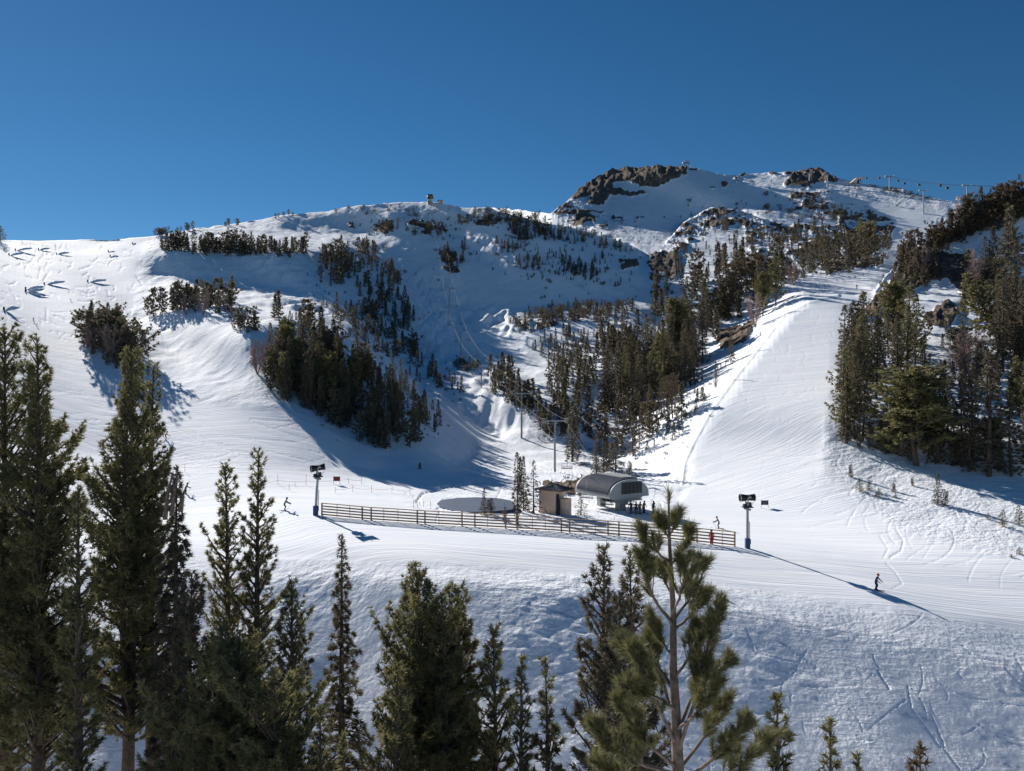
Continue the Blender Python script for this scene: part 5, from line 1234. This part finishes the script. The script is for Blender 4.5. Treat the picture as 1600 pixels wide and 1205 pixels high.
def rope(pts, label):
    P_ = [GV(x, y)+Vector((0,0,h)) for x, y, h in pts]; Q = []
    for a, b in zip(P_[:-1], P_[1:]):
        for k in range(6): f = k/6; p = a.lerp(b, f); p.z -= f*(1-f)*.6; Q.append(p)
    Q.append(P_[-1]); o_ = Q[0].copy(); mb = MB(); mb.tube([q-o_ for q in Q], .018, 4); tag(mb.build("boundary_rope", M_ORANGE, loc=o_), label, "rope", "boundary ropes around the base area")
rope([(400,761,.5),(434,757,.6),(478,758,.6),(545,756,.7),(565,757,.7)], "low rope line passing left of and behind the left snow gun")
rope([(524,770,.5),(551,768,.6),(581,770,.6),(612,770,.6),(641,772,.5)], "low rope line on thin poles in front of the dark red sign")
rope([(60,733,.7),(100,733,.8),(125,735,.8),(200,737,.8),(289,738,.8),(348,737,.7),(420,741,.7)], "low rope line crossing the left-hand run behind the tall pines")
g = GV(1127, 934); mb = MB(); mb.tube([(0,0,-.3),(0,0,.75)], .03, 6); mb.cur = 0
e = empty("hydrant_marker", g); mb.build("pole", M_DARK, e); mb = MB(); mb.tube([(0,0,.05),(0,0,.22),(0,0,.36),(0,0,.42)], [.10,.15,.14,.05], 10); mb.build("red_cap", M_RED, e, smooth=True)
tag(e, "red-capped marker pole just above the tip of the near pine's right limb", "marker")

# ---------------------------------------------------------------- skiers
def person_mesh(pose, seed=0, poles=True):
    """one skinned body facing +Y, feet on z=0"""
    J = {}
    lean, knee, arm, turn = pose
    hip = Vector((0, -.12*knee, .93-.22*knee)); ch = hip+Vector((0, .50*math.sin(lean), .50*math.cos(lean))); nk = ch+Vector((0,.10*math.sin(lean)+.02,.10)); hd = nk+Vector((0,.05,.17))
    V, E, Rr = [], [], []
    def v(p, r, par=None):
        V.append(tuple(p)); Rr.append(r)
        if par is not None: E.append((par, len(V)-1))
        return len(V)-1
    p0 = v(hip, (.17,.13)); w1 = v(hip.lerp(ch,.45), (.16,.12), p0); c1 = v(ch-Vector((0,0,.06)), (.20,.14), w1); n1 = v(nk, (.07,.07), c1); h0 = v(hd-Vector((0,0,.06)), (.095,.11), n1); h1 = v(hd+Vector((0,.0,.08)), (.10,.12), h0)
    v(hd+Vector((0,.115,-.02)), (.03,.03), h0)
    for s in (-1, 1):
        hp = v(hip+Vector((s*.10,0,-.06)), (.115,.12), p0); kn = Vector((s*(.12), .18*knee+.03, .48-.06*knee)); k1 = v(kn, (.085,.09), hp); an = v(Vector((s*.12,-.05,.12)), (.075,.08), k1); v(Vector((s*.12,.16,.06)), (.06,.055), v(Vector((s*.12,0,.05)), (.07,.06), an))
        sh = v(ch+Vector((s*.19,0,-.01)), (.085,.085), c1); el = ch+Vector((s*.30, .05+.18*arm, -.27)); e1 = v(el, (.062,.062), sh); hn = el+Vector((-s*.02, .22*arm+.10, -.10-.12*(1-arm))); h_ = v(hn, (.05,.05), e1)
        d = (hn-el).normalized(); palm = v(hn+d*.07, (.038,.03), h_)
        for f in range(4): a = v(hn+d*.12+Vector(((f-1.5)*.022, 0, .004*f)), (.012,.012), palm); v(hn+d*.15+Vector(((f-1.5)*.02, .01, -.035)), (.010,.010), a)
        v(hn+d*.09+Vector((-s*.05,.01,0)), (.012,.012), palm)
        J[s] = hn+d*.1
    me = bpy.data.meshes.new("body"); me.from_pydata(V, E, []); ob = bpy.data.objects.new("tmp", me); scene.collection.objects.link(ob)
    md = ob.modifiers.new("skin", 'SKIN'); 
    if not me.skin_vertices: 
        with bpy.context.temp_override(object=ob, active_object=ob): bpy.ops.mesh.customdata_skin_add()
    for i, r in enumerate(Rr): me.skin_vertices[0].data[i].radius = r
    me.skin_vertices[0].data[0].use_root = True
    ob.modifiers.new("sub", 'SUBSURF').levels = 1
    dg = bpy.context.evaluated_depsgraph_get(); out_ = bpy.data.meshes.new_from_object(ob.evaluated_get(dg)); bpy.data.objects.remove(ob)
    return out_, J, hd, hip
_pm = {}
def person(px, py, rz, pose, jacket, trousers, label, helmet='black', ski=True, group="skiers and riders on the snow", board=False, scale=1., cat="skier", free=None):
    key = pose
    if key not in _pm: _pm[key] = person_mesh(pose)
    src, J, hd, hip = _pm[key]; me = src.copy(); me.name = "body"; me.materials.clear()
    for m in (CL[jacket], CL[trousers], CL['black'], M_SKIN): me.materials.append(m)
    idx = []
    for p in me.polygons:
        c = p.center; hx = abs(c.x)
        if c.z > hd.z-.13 and hx < .12: k = 3
        elif c.z < .16: k = 2
        elif any((c-J[s]).length < .085 for s in J): k = 2
        elif c.z > hip.z-.04: k = 0
        else: k = 1
        idx.append(k)
    me.polygons.foreach_set("material_index", idx); me.polygons.foreach_set("use_smooth", [True]*len(idx))
    g = GV(px, py) if free is None else free; e = empty("person", g, rz); e.scale = (scale,)*3; tag(e, label, cat, group)
    bo = mob("body", me, e); bo.location = (0,0,.02)
    mb = MB(); n = 10
    for i in range(5):
        a0 = i/5*math.pi/2; 
    mb.tube([hd+Vector((0,-.01,.02)), hd+Vector((0,-.01,.10)), hd+Vector((0,-.01,.17)), hd+Vector((0,-.01,.205))], [.135,.14,.10,.03], 12); mb.build("helmet", CL[helmet], e, smooth=True)
    mb = MB(); mb.box(hd+Vector((0,.11,.02)), (.17,.05,.075)); mb.build("goggles", M_BLACK, e)
    if ski:
        if board: mb = MB(); mb.box((0,.0,.02), (.29,1.5,.03)); mb.box((0,.8,.05), (.25,.16,.03)); mb.build("snowboard", CL['black'], e)
        else:
            for s in (-1, 1): mb = MB(); mb.box((s*.12,.05,.015), (.085,1.55,.025)); mb.beam((s*.12,.82,.02), (s*.12,1.0,.09), .08, .02); mb.build("ski", CL['black'], e)
            for s in (-1, 1): h = J[s]; mb = MB(); mb.tube([h+Vector((0,.05,.12)), h, Vector((h.x*1.35, h.y-.45, .12))], .011, 5); mb.build("ski_pole", M_STEEL, e)
    return e
STAND, CRUISE, TUCK = (.12,.15,.2,0), (.45,.55,.9,0), (.7,.8,1.,0)
R_ = math.radians
person(445, 798, R_(-75), CRUISE, 'slate', 'navy', "skier in grey-blue jacket gliding right, left of the left snow gun", scale=1.02)
person(1123, 826, R_(75), CRUISE, 'grey', 'black', "skier in pale grey jacket crouching, just above the fence's right end")
person(1369, 922, R_(-140), (.3,.35,.6,0), 'navy', 'navy', "lone rider in dark clothes and red helmet on the lower right slope", helmet='red', board=True)
person(1112, 851, R_(160), STAND, 'red', 'red', "person all in red standing at the fence post near its right end", ski=False, cat="person")
person(131, 748, R_(10), STAND, 'maroon', 'red', "rider in red trousers standing on the left-hand run between the big pines", board=True)
person(259, 688, R_(-60), CRUISE, 'red', 'navy', "skier in red jacket just right of the tall two-topped pine")
person(290, 772, R_(-60), CRUISE, 'navy', 'black', "dark skier half hidden behind the drooping fir at left")
person(789, 816, R_(180), STAND, 'brown', 'black', "bent person in brown just behind the fence, below the pond", cat="person")
person(808, 819, R_(170), STAND, 'brown', 'brown', "person in brown standing at a fence post below the slim firs", cat="person")
Q = [(986,802,'navy','maroon',"leftmost of the people waiting under the base station, dark red trousers"),(994,803,'black','navy',"tall person in black, second from left among those waiting at the station"),
     (1000,803,'orange','brown',"person in orange-brown jacket waiting at the base station"),(1006,802,'black','black',"person in black with a raised hood, right of the orange-brown jacket"),
     (1020,802,'black','navy',"person in black at the right end of the waiting group"),(1021,805,'navy','maroon',"person in maroon trousers in front of the rightmost waiting skier")]
for i, (x, y, j, t, lab) in enumerate(Q): person(x, y, R_(140+i*25), STAND, j, t, lab, scale=1.02)
FAR = [(57,510,"red"),(52,501,"black"),(111,471,"black"),(60,391,"black"),(35,379,"black"),(86,384,"black"),(27,405,"navy"),(150,376,"black"),(7,487,"black"),(40,457,"black")]
for i, (x, y, c) in enumerate(sorted(FAR)):
    person(x, y, R_(60*i), CRUISE, c, 'black', f"tiny distant skier on the upper left run, {ordinal(i+1)} from the photo's left edge", group="distant skiers on the upper left run", scale=.6)
for i, (x, y) in enumerate([(1320,361),(1326,362),(1401,316),(1339,451)]):
    person(x, y, R_(50*i), CRUISE, 'black', 'black', ["left of two tiny skiers at the top of the right-hand run","right of two tiny skiers at the top of the right-hand run","tiny skier on the sunny ridge slope below the far towers","tiny skier near the upper right corner of the right-hand run"][i], group="distant skiers on the upper right")
# snowmaking fans with their mounds on the upper left run
MOUNDS = [(24,391,20),(60,390,12),(88,397,14),(14,398,16),(169,394,22),(172,401,24),(137,440,22),(69,444,24),(40,452,20),(40,456,20),(6,484,14),(207,382,10)]
for i, (x, y, w) in enumerate(sorted(MOUNDS)):
    g = GV(x, y); k = g.y/FP; e = empty("snow_lance", g-Vector((0,0,.1))); tag(e, f"dark snowmaking lance beside a bright mound on the upper left run, {ordinal(i+1)} from the left", "snow lance", "snowmaking lances on the upper left run")
    mb = MB(); mb.tube([(0,0,0),(0,0,1.0)], .10, 6); mb.build("mast", M_DARK, e); mb = MB(); mb.box((0,0,.5), (.4,.4,.8)); mb.build("base_cover", M_DARK, e)
    n = 26; Lm = w*k; vs = []; fs = []; nw_ = 9
    for a in range(n+1):
        for b in range(nw_+1):
            u_, v_ = a/n, b/nw_*2-1; hgt = (math.sin(min(u_*1.15,1)*math.pi)**.6)*max(0,1-v_*v_)**.7*(.9+.2*math.sin(a*1.9+i))
            px_ = Vector(((u_)*Lm+.5, v_*1.6+.2*math.sin(a*.7), 0)); vs.append((px_.x, px_.y, hgt*1.0-.45+px_.x*0.02))
    for a in range(n):
        for b in range(nw_): q = a*(nw_+1)+b; fs.append((q, q+1, q+nw_+2, q+nw_+1))
    gx_ = GV(x+w, y); mb = MB(); dzx = min(max((gx_.z-g.z)/max(gx_.x-g.x,.1),-.3),.3); dyx = min(max((gx_.y-g.y)/max(Lm,.1),-.6),.6)
    mb.add([(vx, vy+dyx*vx, vz*.9+dzx*vx+.36*vy) for vx, vy, vz in vs], fs)
    o = mb.build("snow_mound", M_SNOW, None, smooth=True, loc=g); tag(o, f"bright heap of made snow on the upper left run, {ordinal(i+1)} from left", "snow mound", "heaps of made snow on the upper left run")

# ---------------------------------------------------------------- buildings and lift gear on the ridges
def top_station():
    g = GV(672, 319.5); k = g.y/FP; e = empty("ridge_lift_house", g-Vector((0,0,.4))); tag(e, "cream lift top station with a dark overhanging upper storey on the left ridge", "lift station")
    mb = MB(); mb.tube([(0,0,0),(0,0,9*k)], [3.8*k,3.6*k], 8); mb.build("wall", M_CREAM, e)
    mb = MB(); mb.tube([(0,0,8.5*k),(0,0,9.5*k),(0,0,13*k),(0,0,14.4*k)], [4.0*k,5.2*k,5.4*k,4.4*k], 8); mb.build("upper_storey", M_DARK, e)
    for a in (-.9, 0, .9): mb = MB(); mb.box((a*3.2*k, -4.95*k, 11.3*k), (1.8*k, .3, 1.7*k)); mb.build("window", M_CREAM, e)
    mb = MB(); mb.box((-2*k,-3.7*k,3*k), (2.2*k,.3,4.5*k)); mb.build("door", M_DARK, e)
    mb = MB(); mb.box((0,0,15.4*k), (10*k, 5*k, .8*k)); mb.tube([(-3*k,0,14*k),(-3*k,0,15.2*k)], .2, 6); mb.tube([(3*k,0,14*k),(3*k,0,15.2*k)], .2, 6); mb.build("roof", M_STEEL, e)
    g2 = GV(688, 319.5); e = empty("ridge_hut", g2-Vector((0,0,.3)), .3); tag(e, "small reddish-brown hut right of the ridge lift station", "hut")
    mb = MB(); mb.box((0,0,2.4*k), (6.6*k,5*k,5.2*k)); mb.build("wall", M_TAN, e); mb = MB(); mb.box((0,0,5.4*k), (7.6*k,6*k,.9*k)); mb.build("roof", M_DARK, e); mb = MB(); mb.box((1*k,-2.55*k,2*k), (1.4*k,.1,3*k)); mb.build("door", M_DARK, e)
top_station()
def ridge_lift():
    g = GV(1072, 263); k = g.y/FP; e = empty("summit_lift_station", g-Vector((0,0,.4))); tag(e, "flat-topped lift station on the summit cliff's right end", "lift station")
    mb = MB()
    for x in (-3, 3): mb.beam((x*k,0,0), (x*k,0,4*k), .8*k, .8*k)
    mb.build("leg", M_DARK, e); mb = MB(); mb.box((0,0,4.6*k), (11*k,4*k,1.6*k)); mb.build("machine_deck", M_STEEL, e); mb = MB(); mb.tube([(1*k,0,5*k),(1*k,0,7.6*k)], .35*k, 6); mb.box((1*k,0,7.4*k), (7*k,2*k,.6*k)); mb.build("crossarm", M_STEEL, e)
    g = GV(1083, 266.5); e = empty("loading_platform", g); tag(e, "dark loading platform just right of the summit lift station", "platform"); mb = MB(); mb.box((0,0,1.5*k), (12*k,5*k,1.0*k)); mb.build("deck", M_DARK, e); mb = MB(); [mb.beam((x*k,0,-1*k), (x*k,0,1.2*k), .5*k, .5*k) for x in (-5,0,5)]; mb.build("trestle", M_DARK, e)
    # angled canopy building right of the peak
    g = GV(1340, 287); k = g.y/FP; e = empty("ridge_canopy_station", g-Vector((0,0,.4))); tag(e, "lift station with a slanting dark canopy on the right skyline", "lift station")
    mb = MB(); vs = [(-12,-4,1),(-3,-4,9),(8,-4,10.5),(9,-4,9),(0,-4,6.5),(-6,-4,1)]; vs = [(x*k, y*k, z*k) for x, y, z in vs]+[(x*k, 5*k, z*k) for x, _, z in vs]; n = 6
    mb.add(vs, [tuple(range(n)), tuple(range(2*n-1,n-1,-1))]+[(i, n+i, n+(i+1) % n, (i+1) % n) for i in range(n)]); mb.build("canopy", M_TAN, e)
    mb = MB(); mb.beam((1*k,0,0), (1*k,0,7*k), 2.2*k, 2.2*k); mb.beam((5*k,0,0), (4*k,0,9*k), .8*k, .8*k); mb.build("pillar", M_DARK, e)
    # rocky-brown timber snow fence
    e = empty("snow_fence", GV(1245, 292)); tag(e, "brown paling snow fence below the right-hand outcrop on the peak", "fence"); off = -e.location
    for j in range(9): x = 1237+j*3; a = GV(x, 292-.25*j); mb = MB(); mb.box(a+off+Vector((0,0,2*k)), (.5*k,.5*k,(7-.4*j)*k)); mb.build("post", M_WOOD, e)
    mb = MB(); [mb.beam(GV(1237,292)+off+Vector((0,0,z*k)), GV(1262,290)+off+Vector((0,0,z*k)), .3*k, 1.1*k) for z in (.8, 2.4, 4.)]; mb.build("paling", M_WOOD, e)
    # gondola line over the right skyline
    TL = [((1265,286),270,"tower beside the outcrop on the right of the peak"),((1293,292),273,"tower right of the outcrop, over the sunny slope"),((1390,305),276,"tower rising from the right skyline, left of the tallest"),((1443,334),298,"tallest tower on the right skyline, nearest us"),((1511,336),290,"tower just left of the wooded hill's crest")]
    tp = []
    for i, (b, ty, lab) in enumerate(TL):
        g = GV(*b); t = Vector((g.x, g.y, (CY-ty)/FP*g.y)); e = empty("gondola_tower", g-Vector((0,0,.5))); tag(e, lab, "lift tower", "towers of the gondola line on the right skyline"); off = -e.location; s = g.y/600
        mb = MB(); mb.tube([g+off-Vector((0,0,.5)), t+off], [.6*s,.45*s], 8); mb.build("mast", M_STEEL, e); mb = MB(); mb.beam(t+off+Vector((-3.6*s,0,0)), t+off+Vector((3.6*s,0,0)), .5*s, .55*s); mb.build("crossarm", M_STEEL, e)
        mb = MB(); [mb.beam(t+off+Vector((x*s,-1.3*s,.4*s)), t+off+Vector((x*s,1.3*s,.4*s)), .5*s, .5*s) for x in (-3.4, 3.4)]; mb.build("sheave_train", M_DARK, e); tp.append(t)
    sta = Vector((GV(1342,288).x, GV(1342,288).y, (CY-278)/FP*GV(1342,288).y)); seq = [sta, tp[2], tp[4]]; far_end = tp[4]+Vector((90,-60,-14)); seq.append(far_end)
    for q in (-1, 1):
        P_ = []
        for a, b in zip(seq[:-1], seq[1:]):
            for k_ in range(12): f = k_/12; p = a.lerp(b, f); p.z -= f*(1-f)*6; p.x += q*3.2; P_.append(p)
        P_.append(seq[-1]); o_ = P_[0].copy(); mb = MB(); mb.tube([p-o_ for p in P_], .10, 4); tag(mb.build("gondola_rope", M_CABLE, loc=o_), ("nearer" if q > 0 else "farther")+" thin gondola rope along the right-hand skyline", "cable", "gondola ropes on the right skyline"); 
        if q > 0: RP = P_
    for i, (px, py, sz) in enumerate([(1354,277,3),(1374,277,3.4),(1403,281,3.6),(1413,285,4),(1436,287,4.4),(1469,288,4.6),(1480,292,4.8),(1497,307,7)]):
        D = 640-i*12; k2 = D/FP; c = Vector(((px-CX)/FP*D, D, (CY-py)/FP*D)); e = empty("gondola_cabin", c); tag(e, f"gondola cabin hanging against the sky, {ordinal(i+1)} from the left on the right skyline", "gondola cabin", "gondola cabins on the right skyline"); h = sz*k2
        mb = MB(); mb.tube([(0,0,h*.9),(0,0,-h*.1)], .08, 5); mb.build("hanger", M_STEEL, e); mb = MB(); mb.box((0,0,-h*.45), (h*.85,h*.7,h*.75)); mb.build("cabin", CL['white'] if i == 7 else M_DARK, e, bevel=h*.1)
        mb = MB(); mb.box((0,0,-h*.35), (h*.88,h*.55,h*.3)); mb.build("window", M_GLASS, e)
ridge_lift()
